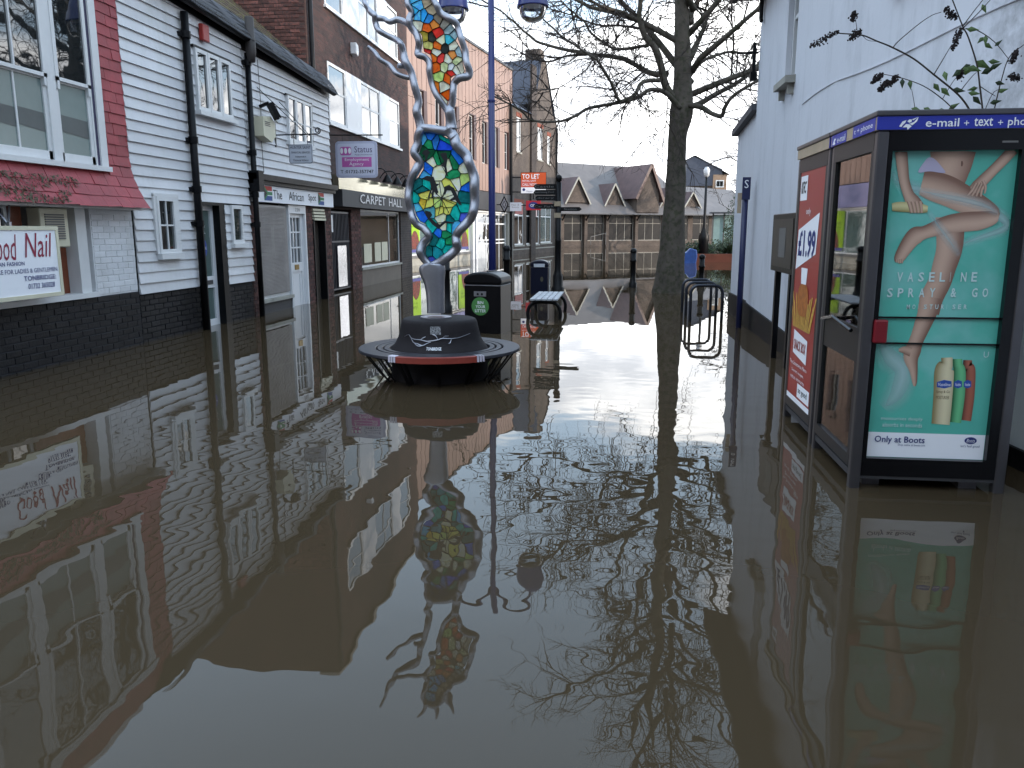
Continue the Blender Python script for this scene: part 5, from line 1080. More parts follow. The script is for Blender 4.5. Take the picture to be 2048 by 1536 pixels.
# raised bed with shrubs
RB = thing('raised_bed', 'orange brick raised bed at the edge of the flood', 'raised bed', (4.6, 39.6, 0), 0)
obj('brick_edge', MB().box(-1.25, 3.5, -.2, .1, -.4, .38).box(-1.25, -.9, .1, 4, -.4, .38), mat('orange_brick', c('#663626'), .85, var=.2), RB); obj('soil', MB().box(-.9, 3.5, .1, 4, -.4, .36), mat('soil', c('#2e241c'), .95), RB)
def shrub(x, y, z, r, h, label, n=700, spiky=False, m=None):
    T_ = thing('shrub', label, 'shrub', (x, y, z), 0, group='shrubs in the raised bed'); f_ = MB()
    for k in range(n):
        a, b = random.uniform(0, 6.28), random.random()
        if spiky:
            e = random.uniform(.2, 1.3); d = Vector((math.cos(a)*math.cos(e), math.sin(a)*math.cos(e), math.sin(e))); sd = d.cross(Vector((0,0,1))).normalized()*.02
            f_.quad(Vector((0,0,0))-sd, Vector((0,0,0))+sd, d*h*random.uniform(.8, 1.2))
        else:
            p = Vector((math.cos(a)*r*b**.5, math.sin(a)*r*b**.5, h*random.random()*(1-.4*b)*(1+.3*math.sin(a*3)))); d = Vector((random.gauss(0,1), random.gauss(0,1), random.gauss(0,1))).normalized()
            s2 = d.orthogonal().normalized()*.04; f_.quad(p-s2, p+d*.06, p+s2, p-d*.07)
    obj('foliage', f_, m or leafd, T_); obj('stem', MB().tube([(0, 0, -.1), (.02, .02, h*.5)], .02, 5), twigm, T_)
shrub(3.9, 40.4, .36, .55, .55, 'low leafy shrub at the corner of the raised bed'); shrub(4.7, 40.6, .36, .7, .6, 'broad leafy shrub round the black lamp post'); shrub(5.9, 40.8, .36, .8, .7, 'leafy shrub under the spiky plant')
shrub(5.5, 40.2, .4, .3, 1.0, 'spiky sword-leaved plant in the raised bed', 90, True); shrub(6.3, 42, .36, .9, 2.6, 'tall dark evergreen behind the raised bed', 1800)
tb = obj('covered_bin', MB().prism([(-.1, -.3), (.75, -.3), (.85, .4), (.8, .75), (.45, .85), (.25, .62), (-.05, .55)], -.4, .4), mat('blue_tarpaulin', c('#1f4282'), .5, var=.25, vs=4, bump=.6, bs=6), bevel=.05); tb.location = (3.1, 38.2, 0); tb.scale = (.8, .8, .8); tag(tb, 'blue plastic covered bin behind the big tree', 'bin')

# ------------------------------------------------------------------ unseen brick ranges right of the frame, added to block the sun
YB = thing('sun_block_range', 'unseen brown brick range behind the white building, added to block the sun', 'building', (12, 5, 0), R(-90))
obj('wall', MB().box(-20.5, 20, 0, 9, -.4, 8.6), brick_far, YB); obj('roof', MB().quad((-20.7, -.3, 8.6), (20.2, -.3, 8.6), (20.2, 4.5, 10.4), (-20.7, 4.5, 10.4)).quad((20.2, 9.3, 8.6), (-20.7, 9.3, 8.6), (-20.7, 4.5, 10.4), (20.2, 4.5, 10.4)), slate_red, YB)
for k in range(10):
    for z in (1.0, 3.8, 6.4): window(YB, -18.5+k*3.8, -17.1+k*3.8, z, z+1.5, .0, 2, 2, gm=glass)

YC = thing('sun_block_annex', 'unseen narrow brick block further along, added to block the sun', 'building', (12, 50.5, 0), R(-90))  # unseen, added to keep the sun off the gabled brick shop
obj('wall', MB().box(-7.5, 7.5, 0, 4.2, -.4, 8.6), brick_far, YC); obj('roof', MB().quad((-7.7, -.3, 8.6), (7.7, -.3, 8.6), (7.7, 2.1, 9.6), (-7.7, 2.1, 9.6)).quad((7.7, 4.5, 8.6), (-7.7, 4.5, 8.6), (-7.7, 2.1, 9.6), (7.7, 2.1, 9.6)), slate_red, YC)
for k in range(4):
    for z in (1.0, 3.8, 6.2): window(YC, -6.5+k*3.6, -5.2+k*3.6, z, z+1.4, .0, 2, 2, gm=glass)
# the shop terrace across the main road behind the camera (added to cut sky light; seen only in reflections)
HT = thing('high_street_terrace', 'unseen terrace of three storey brick shops facing down the flooded lane', 'building', (0, -11, 0), R(180))
obj('wall', MB().wall(-26, 26, -.4, 9.5, [(-25+k*3.2, -23.2+k*3.2, z, z+1.7) for k in range(16) for z in (3.6, 6.6)] + [(-25.3+k*6.4, -20.3+k*6.4, .3, 2.6) for k in range(8)], 0, .2).quad((-26, 0, 9.5), (26, 0, 9.5), (26, 4, 12), (-26, 4, 12)), brick_far, HT)
for k in range(16):
    for z in (3.6, 6.6): window(HT, -25+k*3.2, -23.2+k*3.2, z, z+1.7, .12, 2, 2, gm=glass)
for k in range(8): window(HT, -25.3+k*6.4, -20.3+k*6.4, .3, 2.6, .12, 3, 1, gm=glassd); obj('fascia', MB().box(-25.6+k*6.4, -20.0+k*6.4, -.15, -.005, 2.65, 3.2), (blackp, navyink, cream, redink)[k % 4], HT)
# ------------------------------------------------------------------ round planter seat and stained glass sculpture
PX, PY = -1.78, 8.09
PS = thing('round_planter_seat', 'round dark stone planter base with a circular seat in the flood water', 'planter seat', (PX, PY, 0), 0)
obj('drum', MB().lathe([(.50, -.4), (.50, .27), (.47, .29)], seg=48), planter_m, PS, smooth=True)
autosmooth(obj('body', MB().lathe([(.50, .30), (.485, .325), (.455, .36), (.425, .42), (.405, .50), (.39, .575), (.375, .60), (.35, .61), (.0, .612)], seg=64, cap=False), planter_m, PS))
for (a, b) in ((.52, .575), (.59, .645), (.66, .835)): autosmooth(obj('seat_ring', MB().lathe([(a, .285), (b, .285), (b, .30), (b-.006, .312), (a+.006, .312), (a, .306), (a, .285)], seg=72, cap=False), seat_m, PS))
obj('seat_slot_bed', MB().lathe([(.50, .27), (.80, .27), (.80, .286), (.50, .286)], seg=48, cap=False), blackgl, PS)
for k in range(12):
    a = k*math.pi/6 + .2; ca, sa = math.cos(a), math.sin(a)
    obj('seat_bracket', MB().bar((.80*ca, .80*sa, .275), (.55*ca, .55*sa, -.05), .035, .012).bar((.70*ca, .70*sa, .275), (.53*ca, .53*sa, .0), .03, .012), iron, PS)
def on_edge(r, a, z): return (r*math.cos(a), r*math.sin(a), z)
tp = MB(); A0, A1 = R(-108), R(-52)
for i in range(20):
    a, b = A0+(A1-A0)*i/20, A0+(A1-A0)*(i+1)/20
    tp.quad(on_edge(.845, a, .262), on_edge(.845, b, .262), on_edge(.842, b, .318), on_edge(.842, a, .318)); tp.quad(on_edge(.842, a, .318), on_edge(.842, b, .318), on_edge(.80, b, .322), on_edge(.80, a, .322))
obj('red_edge_strip', tp, mat('red_strip', c('#8a3528'), .5, var=.15, vs=8), PS)
for a0 in (A0-.09, A1-.02):
    t_ = MB()
    for i in range(3): a, b = a0+.035*i, a0+.035*(i+1)-.008; t_.quad(on_edge(.849, a, .268), on_edge(.849, b, .262), on_edge(.846, b, .322), on_edge(.846, a, .326)); t_.quad(on_edge(.846, a, .326), on_edge(.846, b, .322), on_edge(.78, b, .324), on_edge(.78, a, .328))
    obj('tape', t_, mat('tape_white', c('#c8c0cc'), .4), PS)
def on_body(ang, z):
    prof = [(.50, .30), (.485, .325), (.455, .36), (.425, .42), (.405, .50), (.39, .575)]
    for (r0, z0), (r1, z1) in zip(prof, prof[1:]):
        if z0 <= z <= z1: r = r0+(r1-r0)*(z-z0)/(z1-z0); break
    else: r = prof[-1][0]
    return (r+.004)*math.cos(ang), (r+.004)*math.sin(ang), z
AC = R(-77)
rt = [[(-.95, .455), (-.80, .475), (-.72, .45), (-.60, .43), (-.45, .432), (-.3, .42), (-.18, .425), (-.05, .44), (.05, .445), (.25, .44), (.42, .445), (.6, .465), (.78, .485)], [(-.72, .45), (-.62, .40), (-.5, .395), (-.38, .385), (-.28, .40), (-.2, .42)], [(-.6, .40), (-.5, .375), (-.42, .37), (-.36, .385)], [(-.05, .44), (-.1, .47), (-.18, .485)], [(.25, .44), (.22, .41), (.18, .40)], [(-.45, .432), (-.4, .455), (-.33, .465)], [(.05, .445), (.1, .47), (.2, .475)]]
rb = MB()
for path in rt:
    P_ = catmull([on_body(AC+a*1.05, z+random.uniform(-.006, .006)) for a, z in path], 3); rb.tube(P_, [.006*(1-.6*abs(2*i/len(P_)-1)) for i in range(len(P_))], 5)
obj('root_inlay', rb, steel, PS)
def body_text(s_, a0, a1, z0, z1, m):
    cu = bpy.data.curves.new('t', 'FONT'); cu.body = s_; cu.offset = .02; cu.resolution_u = 2; ob = bpy.data.objects.new('t', cu); me = bpy.data.meshes.new_from_object(ob)
    vv = np.array([v.co for v in me.vertices]); lo, hi = vv.min(0), vv.max(0); mb = MB()
    mb.v = [on_body(a0+(p[0]-lo[0])/(hi[0]-lo[0])*(a1-a0), z0+(p[1]-lo[1])/(hi[1]-lo[1])*(z1-z0)) for p in vv]; mb.f = [tuple(p.vertices) for p in me.polygons]
    bpy.data.objects.remove(ob); obj('lettering', mb, m, PS)
body_text('TONBRIDGE', AC-.30, AC+.02, .338, .366, wink)
stq = MB(); a0, a1 = AC-.24, AC+.02
for (z0, z1) in ((.485, .52), (.52, .565)): stq.quad(on_body(a0, z0), on_body(a1, z0), on_body(a1, z1), on_body(a0, z1))
obj('worn_sticker', stq, mat('worn_sticker', c('#8a8a8c'), .6, var=.6, vs=40, alt=c('#242426')), PS)

SC = thing('glass_tree_sculpture', 'steel tree sculpture with leaded stained glass panels on the planter seat', 'sculpture', (PX, PY, .61), 0)
def L8(x, y): p = at(760+x/4.654, 230+y/4.654, PY); return (p.x-PX, p.z-.61)
def L7(x, y): p = at(720+x/5.908, y/5.908, PY); return (p.x-PX, p.z-.61)
K7, K8 = 1/5.908/197, 1/4.654/197
def limb(pts, q, k, name, depth=.055, closed=False, sides=12, wob=.012):
    mw = sum(p[2] for p in pts)/len(pts); taper = pts[-1][2] < .6*mw
    P_ = catmull([(*q(x, y), (w if taper else .45*w+.55*mw)*k*.54) for x, y, w in pts], 7)
    out = [(p[0], wob*math.sin(i*.37), p[1]) for i, p in enumerate(P_)]; rad = [max(p[2], .004) for p in P_]
    if closed: out = out[:-1]; rad = rad[:-1]
    o = obj(name, MB().tube(out, rad, sides, depth=depth, closed=closed), steel, SC, smooth=True); return o
bx_ = L8(521, 1838)[0]; obj('base_plate', MB().lathe([(.16, .0), (.16, .012), (.0, .014)], bx_, 0, 28, cap=False), steel, SC)
tr_ = [(*L8(521, 1842), .088), (*L8(519, 1760), .088), (*L8(514, 1640), .094), (*L8(505, 1550), .105), (*L8(490, 1460), .13), (*L8(478, 1400), .12), (*L8(476, 1375), .03)]
P_ = catmull(tr_, 6); obj('stem', MB().tube([(p[0], 0, p[1]) for p in P_], [p[2] for p in P_], 20, depth=.085), steel, SC, smooth=True)
left = [(475,1410,60),(405,1330,66),(380,1265,78),(405,1185,68),(458,1125,62),(415,1060,66),(345,1020,60),(305,945,56),(285,880,58),(272,790,62),(272,700,66),(295,600,64),(345,500,72),(370,430,72),(325,355,72),(350,270,66),(362,190,70),(395,125,70)]
top = [(395,125,70),(470,128,62),(560,145,66),(640,160,90),(690,215,95)]
right = [(640,130,90),(690,215,95),(720,290,95),(800,370,90),(825,430,80),(855,510,76),(880,600,84),(880,700,80),(880,800,74),(872,890,72),(845,955,74),(790,1025,72),(728,1095,70),(708,1140,64),(715,1190,66),(712,1240,72),(660,1300,80),(580,1360,86),(475,1410,70)]
limb(left, L8, K8, 'panel_frame', .065); limb(top, L8, K8, 'panel_frame', .06); limb(right, L8, K8, 'panel_frame', .065)
limb([(1075,1520,150),(1070,1420,100),(1060,1320,100),(1030,1270,90)], L7, K7, 'limb', .055)
limb([(1040,1330,60),(985,1240,72),(905,1120,66),(850,990,66),(830,860,66),(825,760,66),(770,680,66),(690,650,66),(690,580,70),(700,500,70),(665,400,80),(600,310,90),(590,220,70),(610,140,60),(570,60,48),(565,-40,48),(600,-120,50)], L7, K7, 'limb', .05)
limb([(1040,1330,70),(1090,1210,70),(1105,1080,68),(1110,985,70),(1170,930,80),(1270,900,90),(1290,830,80),(1255,720,68),(1240,600,66),(1205,480,62),(1170,370,62),(1130,270,70),(1030,205,70),(950,150,70),(910,70,62),(860,-10,56),(760,-110,52),(680,-140,50),(600,-120,50)], L7, K7, 'limb', .05)
limb([(720,1530,90),(690,1400,88),(670,1310,80),(690,1200,74),(660,1060,76),(625,930,72),(590,820,76),(535,720,80),(510,620,66),(490,530,64),(420,465,60),(300,410,58),(215,350,60),(180,260,58),(180,190,60),(120,135,62),(80,80,44),(50,10,40),(20,-80,36),(-40,-190,26)], L7, K7, 'branch', .045)
limb([(180,215,46),(280,220,50),(350,262,48),(440,230,58),(540,265,66),(625,330,70)], L7, K7, 'branch', .04)
limb([(625,920,50),(520,905,54),(430,865,58),(340,765,50),(240,705,46),(175,620,42),(95,555,30)], L7, K7, 'branch', .04)
limb([(590,810,34),(520,785,44),(470,780,62),(445,775,40)], L7, K7, 'branch', .04)
for (a, b) in (((860, -20), (980, -260)), ((600, -100), (480, -330)), ((700, -130), (740, -360))):
    limb([(a[0], a[1], 52), ((a[0]+b[0])/2+30, (a[1]+b[1])/2, 44), (b[0], b[1], 20)], L7, K7, 'branch', .04)
# stained glass: one object per pane, lead cames between
def clip(poly, n, k):
    out = []
    for i in range(len(poly)):
        p, q = poly[i], poly[(i+1) % len(poly)]; dp, dq = p[0]*n[0]+p[1]*n[1]-k, q[0]*n[0]+q[1]*n[1]-k
        if dp <= 0: out.append(p)
        if (dp < 0 < dq) or (dq < 0 < dp): t = dp/(dp-dq); out.append((p[0]+(q[0]-p[0])*t, p[1]+(q[1]-p[1])*t))
    return out
def panel(outline, seeds, q, lead_w=.005):
    O_ = [q(*p) for p in outline]; S_ = [(q(x, y), h) for x, y, h in seeds]; came = MB()
    for i, (s, h) in enumerate(S_):
        cell = O_
        for j, (t, _) in enumerate(S_):
            if j == i: continue
            n = (t[0]-s[0], t[1]-s[1]); cell = clip(cell, n, ((t[0]**2+t[1]**2)-(s[0]**2+s[1]**2))/2)
            if len(cell) < 3: break
        if len(cell) < 3: continue
        a = abs(sum(cell[k][0]*cell[(k+1) % len(cell)][1]-cell[(k+1) % len(cell)][0]*cell[k][1] for k in range(len(cell))))/2
        if a < 2e-5: continue
        obj('glass_pane', MB().poly(cell, random.uniform(-.003, .003)), stained(c(h)), SC)
        for k in range(len(cell)):
            p, r_ = cell[k], cell[(k+1) % len(cell)]
            if (p[0]-r_[0])**2+(p[1]-r_[1])**2 > 4e-5: came.bar((p[0], 0, p[1]), (r_[0], 0, r_[1]), .014, lead_w, up=(0, 1, 0)) if False else came.bar((p[0], 0, p[1]), (r_[0], 0, r_[1]), lead_w, .016, up=(0, 1, 0))
    obj('lead_came', came, ink, SC)
BL_, GR, TE, YE, CR, DT, LB, PU, LI, DG = '#1f62c8', '#1d7a4c', '#129488', '#c8bf5a', '#d8d2a4', '#125c5c', '#4a9cdc', '#3c4a9a', '#a8c46a', '#12492e'
out_low = [(475,1388),(440,1330),(422,1280),(430,1230),(470,1180),(496,1130),(470,1090),(425,1012),(370,985),(340,930),(318,850),(303,780),(305,700),(320,620),(365,575),(410,500),(412,430),(365,360),(390,290),(385,210),(410,160),(480,168),(560,180),(640,225),(680,270),(705,340),(760,395),(795,460),(825,540),(838,620),(842,720),(848,820),(845,880),(815,955),(760,1020),(700,1085),(675,1120),(688,1190),(685,1225),(630,1270),(560,1320)]
seeds_low = [(470,200,BL_),(405,230,LB),(520,245,'#2a70b8'),(575,265,'#1a3fb0'),(645,285,BL_),(600,215,TE),(450,262,GR),(400,335,DG),(450,370,DG),(510,300,GR),(532,410,GR),(490,430,CR),(545,525,CR),(635,470,CR),(600,555,GR),(690,450,'#17623e'),(685,560,GR),(735,415,BL_),(575,395,DG),(745,495,TE),(787,485,CR),(700,620,'#c8d0a4'),(792,605,LI),(650,655,YE),(760,690,TE),(805,770,DT),(825,660,BL_),(440,500,BL_),(408,545,LB),(490,560,GR),(365,640,DT),(425,640,TE),(395,690,DT),(410,745,YE),(500,745,YE),(460,835,YE),(395,815,'#c8a83a'),(540,830,LI),(620,830,YE),(685,820,YE),(645,745,CR),(545,700,CR),(560,885,YE),(625,890,YE),(520,935,CR),(590,955,CR),(335,790,TE),(470,880,'#4a8a94'),(690,920,TE),(745,905,'#2aa894'),(640,965,DT),(795,870,TE),(345,850,LB),(370,945,BL_),(425,965,PU),(800,945,PU),(700,1050,LB),(640,1045,TE),(600,1040,CR),(640,1100,CR),(480,1045,TE),(545,1100,BL_),(605,1110,GR),(505,1150,DT),(500,1215,TE),(575,1185,TE),(640,1180,GR),(460,1290,DT),(520,1290,'#147078'),(590,1250,GR),(640,1235,TE),(472,1345,PU)]
panel(out_low, [s_ for i, s_ in enumerate(seeds_low) if i % 5 != 4], L8)
out_up = [(1020,1245),(940,1130),(890,1020),(865,900),(860,760),(840,650),(760,610),(745,520),(735,420),(690,360),(620,340),(615,280),(640,220),(640,140),(590,110),(590,0),(600,-90),(680,-110),(760,-80),(870,0),(900,90),(950,190),(1060,260),(1120,340),(1150,430),(1130,480),(1180,560),(1205,640),(1210,740),(1235,840),(1210,880),(1110,890),(1070,920),(1065,1040),(1060,1160)]
OR, RE, PA, PG = '#d8581c', '#b82c24', '#c4bca4', '#c0c890'
seeds_up = [(680,60,LB),(640,130,'#3aa4dc'),(690,190,LB),(750,190,'#2a86c0'),(810,225,'#2a70a8'),(650,-20,LB),(680,300,PA),(800,330,OR),(870,290,'#e07030'),(905,390,RE),(800,20,'#8a7a62'),(850,110,'#9a8a70'),(930,220,'#7a6e5e'),(1010,270,'#8a8478'),(770,430,'#8a7a2c'),(800,545,'#b0a860'),(845,430,'#2a2a26'),(1000,560,'#262a28'),(930,540,OR),(1055,480,'#3a9aa8'),(960,490,PG),(1070,340,'#7c8c8c'),(1120,400,'#8aa4a8'),(1095,540,PA),(785,612,RE),(875,680,OR),(905,630,PA),(1040,705,PA),(1100,655,'#d07038'),(1145,715,PG),(1120,825,PA),(1195,780,PA),(1000,785,PG),(900,795,OR),(950,690,'#c83a34'),(1080,800,'#d8d4c4'),(1082,862,RE),(940,905,LI),(1040,925,OR),(895,1030,'#e0601c'),(985,1020,PA),(1030,1130,'#e04c10'),(980,1190,PA),(1175,620,'#9ab0b4')]
panel(out_up, seeds_up, L7)
figs = [[(440,565),(475,572),(500,575),(525,640),(560,640),(530,665),(545,720),(525,745),(505,705),(500,770),(480,778),(488,690),(470,745),(458,802),(448,760),(478,680),(465,620),(385,595)], [(600,670),(640,650),(690,680),(720,740),(745,800),(765,840),(740,835),(700,790),(670,800),(650,790),(690,760),(660,700),(625,700),(610,740),(595,745)], [(420,890),(470,900),(490,930),(470,955),(520,1000),(560,1020),(600,985),(690,1000),(690,1010),(610,1005),(560,1050),(545,1060),(490,1020),(450,970),(425,930)], [(560,360),(590,350),(620,350),(630,400),(620,480),(635,575),(615,560),(600,490),(575,470),(600,430),(580,400)], [(410,330),(440,320),(470,350),(450,370),(440,420),(415,440),(425,380),(390,360)]]
fg = MB()
for f_ in figs: fg.poly([L8(*p) for p in f_], -.010)
obj('figure_inlay', fg, ink, SC)
sp = MB(); hub = L8(575, 778)
for k in range(9): a = k*6.283/9+.3; r_ = .16; sp.bar((hub[0], -.009, hub[1]), (hub[0]+r_*math.cos(a), -.009, hub[1]+r_*math.sin(a)), .006, .006)
sp.tube([(hub[0], -.014, hub[1]), (hub[0], -.004, hub[1])], .016, 10); obj('spider_lead', sp, ink, SC)

# ------------------------------------------------------------------ trees
rng = random.Random(11)
def sub(mb, p, d, L, r, lev, droop=.0, up=.0, kids=4, sides=4):
    n = 4 if lev else 3; pts = [p]; q = Vector(d).normalized(); seg = L/n
    for i in range(n):
        q = (q + Vector((rng.gauss(0, .17), rng.gauss(0, .17), rng.gauss(0, .14)+up-droop))).normalized(); pts.append(pts[-1]+q*seg)
    mb.tube(pts, [r*(1-.72*i/n) for i in range(n+1)], sides if r > .02 else 3, cap=False)
    if lev > 0:
        for k in range(kids):
            t = rng.uniform(.25, 1.0); i = min(int(t*n), n-1); b = pts[i].lerp(pts[i+1], t*n-i); tan = (pts[i+1]-pts[i]).normalized()
            side = Vector((rng.gauss(0,1), rng.gauss(0,1), rng.gauss(0,.7))); side = (side - tan*side.dot(tan)).normalized()
            sub(mb, b, tan*rng.uniform(.6, 1.0)+side*rng.uniform(.5, .9), L*rng.uniform(.38, .62), max(r*.55, .0055), lev-1, droop, up, kids, sides)
TY = 20.0
base = at(1337, 588, TY); TX = base.x
BT = thing('bare_tree', 'big bare tree with a stout grey trunk rising out of the flood', 'tree', (TX, TY, 0), 0)
def tz(zx, zy): return (980+zx/3.657, zy/3.657)
def tl_(pts, dy0, dy1, conv=tz):
    out = []
    for i, p in enumerate(pts):
        x, y = conv(p[0], p[1]); dy = dy0+(dy1-dy0)*i/(len(pts)-1); w = at(x, y, TY+dy); out.append((w.x-TX, dy, w.z))
    return out
trunk_px = [(1338,640,84),(1337,590,66),(1340,560,58),(1345,480,46),(1349,400,39),(1353,330,35),(1356,270,35),(1362,225,42),(1366,160,33),(1366,90,29),(1364,0,26),(1366,-120,22),(1372,-260,20),(1368,-420,13),(1376,-600,7)]
P_ = []
for (x, y, w) in trunk_px: q = at(x, y, TY); P_.append((q.x-TX, .25*max(0, (400-y)/1000), q.z, w/1600*TY*.5*1.02))
P_ = catmull(P_, 6)
tb_ = MB().tube([p[:3] for p in P_], [p[3] for p in P_], 22)
for i, v in enumerate(tb_.v): 
    n_ = mnoise.noise(Vector((v[0]*2.2, v[1]*2.2, v[2]*1.1)))*.035 + mnoise.noise(Vector((v[0]*7, v[1]*7, v[2]*2.5)))*.014
    tb_.v[i] = (v[0]*(1+n_/.3) if False else v[0]+n_, v[1]+n_*.7, v[2])
obj('trunk', tb_, barkm, BT, smooth=True)
limbs = [([(1390,790),(1300,690),(1240,660),(1160,660),(1080,710),(960,750),(730,790),(620,850),(490,890),(310,880),(240,820),(140,760),(0,690)], 34, 8, -.2, -2.2),
 ([(1400,800),(1290,640),(1250,480),(1210,360),(1130,260),(1090,130),(1100,0),(1060,-150),(980,-330),(960,-520)], 62, 14, 0, -1.0),
 ([(1300,540),(1200,540),(1110,500),(980,430),(850,410),(720,395),(500,350),(340,300),(220,200),(80,80),(-60,0)], 44, 9, .2, 1.8),
 ([(720,400),(560,410),(430,450),(310,430),(200,370),(40,290)], 18, 6, 1.1, 2.0),
 ([(1240,590),(1160,590),(1100,615),(1060,690),(990,730),(940,735),(900,630),(860,560),(790,450),(680,370),(520,260),(370,120),(260,0)], 30, 8, -.3, -2.5),
 ([(1160,330),(1050,350),(920,360),(860,330),(740,240),(680,150),(560,50),(470,-60)], 24, 7, .0, -1.6),
 ([(1110,210),(980,190),(780,180),(620,120),(430,60)], 20, 6, .1, 1.5), ([(1090,150),(950,90),(800,40),(650,-60),(520,-200)], 34, 8, .0, -1.8),
 ([(1420,790),(1530,760),(1650,690),(1800,610),(1920,520),(1980,440),(2080,330)], 46, 16, .2, 2.0),
 ([(1440,770),(1540,780),(1620,830),(1690,850),(1720,780),(1770,710),(1870,640),(1980,580),(2080,540)], 38, 14, -.1, -1.5),
 ([(1460,560),(1540,460),(1640,410),(1750,380),(1860,390),(1980,375),(2080,300)], 26, 9, .1, 1.5), ([(1440,430),(1530,270),(1590,130),(1650,0),(1720,-160),(1830,-330)], 26, 9, .3, 1.6),
 ([(1400,150),(1480,50),(1520,0),(1600,-150),(1640,-330)], 30, 10, .2, 2.2), ([(1760,620),(1780,300),(1770,150),(1770,0),(1750,-150)], 16, 7, 1.5, 1.0),
 ([(1300,720),(1290,850),(1270,940),(1160,1000),(1040,1090)], 8, 3, -.3, -1.0), ([(1150,500),(1040,590),(955,665)], 12, 6, 0, -.8), ([(740,460),(690,520),(560,610),(460,660),(320,690)], 9, 4, -1.8, -2.2)]
tw = MB(); nl = 0
for (pts, w0, w1, d0, d1) in limbs:
    L3 = tl_(pts, d0, d1); n = len(L3)
    C_ = catmull([(*p, (w0+(w1-w0)*i/(n-1))/3.657/1600*TY*.5) for i, p in enumerate(L3)], 5)
    mb = MB().tube([p[:3] for p in C_], [p[3] for p in C_], 9)
    for i, v in enumerate(mb.v): n_ = mnoise.noise(Vector((v[0]*5, v[1]*5, v[2]*5)))*.012; mb.v[i] = (v[0]+n_, v[1]-n_, v[2]+n_)
    obj('limb', mb, barkm if w0 > 20 else twigm, BT, smooth=True)
    tot = sum((Vector(C_[i+1][:3])-Vector(C_[i][:3])).length for i in range(len(C_)-1))
    for k in range(int(tot*(7.5 if w0 > 10 else 5))):
        t = rng.uniform(.12, 1)*(len(C_)-2); i = int(t); p = Vector(C_[i][:3]).lerp(Vector(C_[i+1][:3]), t-i); tan = (Vector(C_[i+1][:3])-Vector(C_[i][:3])).normalized()
        side = Vector((rng.gauss(0,1), rng.gauss(0,1), rng.gauss(.05,.8))); side = (side-tan*side.dot(tan)).normalized()
        lev = 2 if rng.random() < .55 else 1
        sub(tw, p, tan*.8+side, rng.uniform(.5, 1.7)*(1 if lev == 2 else .8), rng.uniform(.011, .021), lev, .035, .0, 4)
# upper crown above the picture, seen in the water
for k in range(26):
    az = k*2.399; z = 4.6 + 7.0*k/26; p = Vector((.3+.06*math.sin(k), .1, z)); L_ = rng.uniform(3.0, 5.2)*(1-.35*k/26); q = Vector((math.cos(az), math.sin(az), rng.uniform(.35, .9))).normalized(); pts = [p]
    for s_ in range(7):
        q = (q + Vector((rng.gauss(0, .16), rng.gauss(0, .16), rng.gauss(.03, .12)))).normalized(); pts.append(pts[-1]+q*L_/7)
    r0 = rng.uniform(.05, .10)
    obj('limb', MB().tube(pts, [r0*(1-.75*i/7) for i in range(8)], 7), barkm, BT, smooth=True)
    for s_ in range(19):
        t = rng.uniform(.1, 1)*6.99; i = int(t); b = pts[i].lerp(pts[i+1], t-i); tan = (pts[i+1]-pts[i]).normalized(); side = Vector((rng.gauss(0,1), rng.gauss(0,1), rng.gauss(0,.8))); side = (side-tan*side.dot(tan)).normalized()
        sub(tw, b, tan*.8+side, rng.uniform(.7, 1.8), rng.uniform(.012, .024), 2 if rng.random() < .5 else 1, .02, .0, 4)
obj('crown', tw, twigm, BT, kind='stuff')
def bare_tree(x, y, h, r, label, seed, dense=7):
    global rng
    rng = random.Random(seed); T_ = thing('bare_tree', label, 'tree', (x, y, 0), 0, group=None)
    pts = [Vector((rng.gauss(0, .04)*i, rng.gauss(0, .04)*i, -.3+h*.75*i/7)) for i in range(8)]
    obj('trunk', MB().tube(pts, [r*(1-.8*i/7) for i in range(8)], 9), barkm, T_, smooth=True); m_ = MB()
    for k in range(dense*3):
        t = rng.uniform(.25, 1)*7; i = min(int(t), 6); p = pts[i].lerp(pts[i+1], t-i); a = rng.uniform(0, 6.28)
        sub(m_, p, Vector((math.cos(a), math.sin(a), rng.uniform(.3, 1.0))), h*rng.uniform(.22, .42)*(1.15-t/10), r*.3, 3, .0, .05, 4)
    obj('crown', m_, twigm, T_, kind='stuff')
bare_tree(6.6, 36, 9.0, .16, 'slim bare tree just beyond the white outbuilding', 3)
bare_tree(8.8, 52, 10, .18, 'bare tree rising behind the raised bed', 5)
bare_tree(11.5, 72, 10, .2, 'distant bare tree right of the dark slate-hung house', 8, 6)
bare_tree(-14, 90, 8, .2, 'distant bare tree behind the long store roof', 9, 4)
rng = random.Random(5)
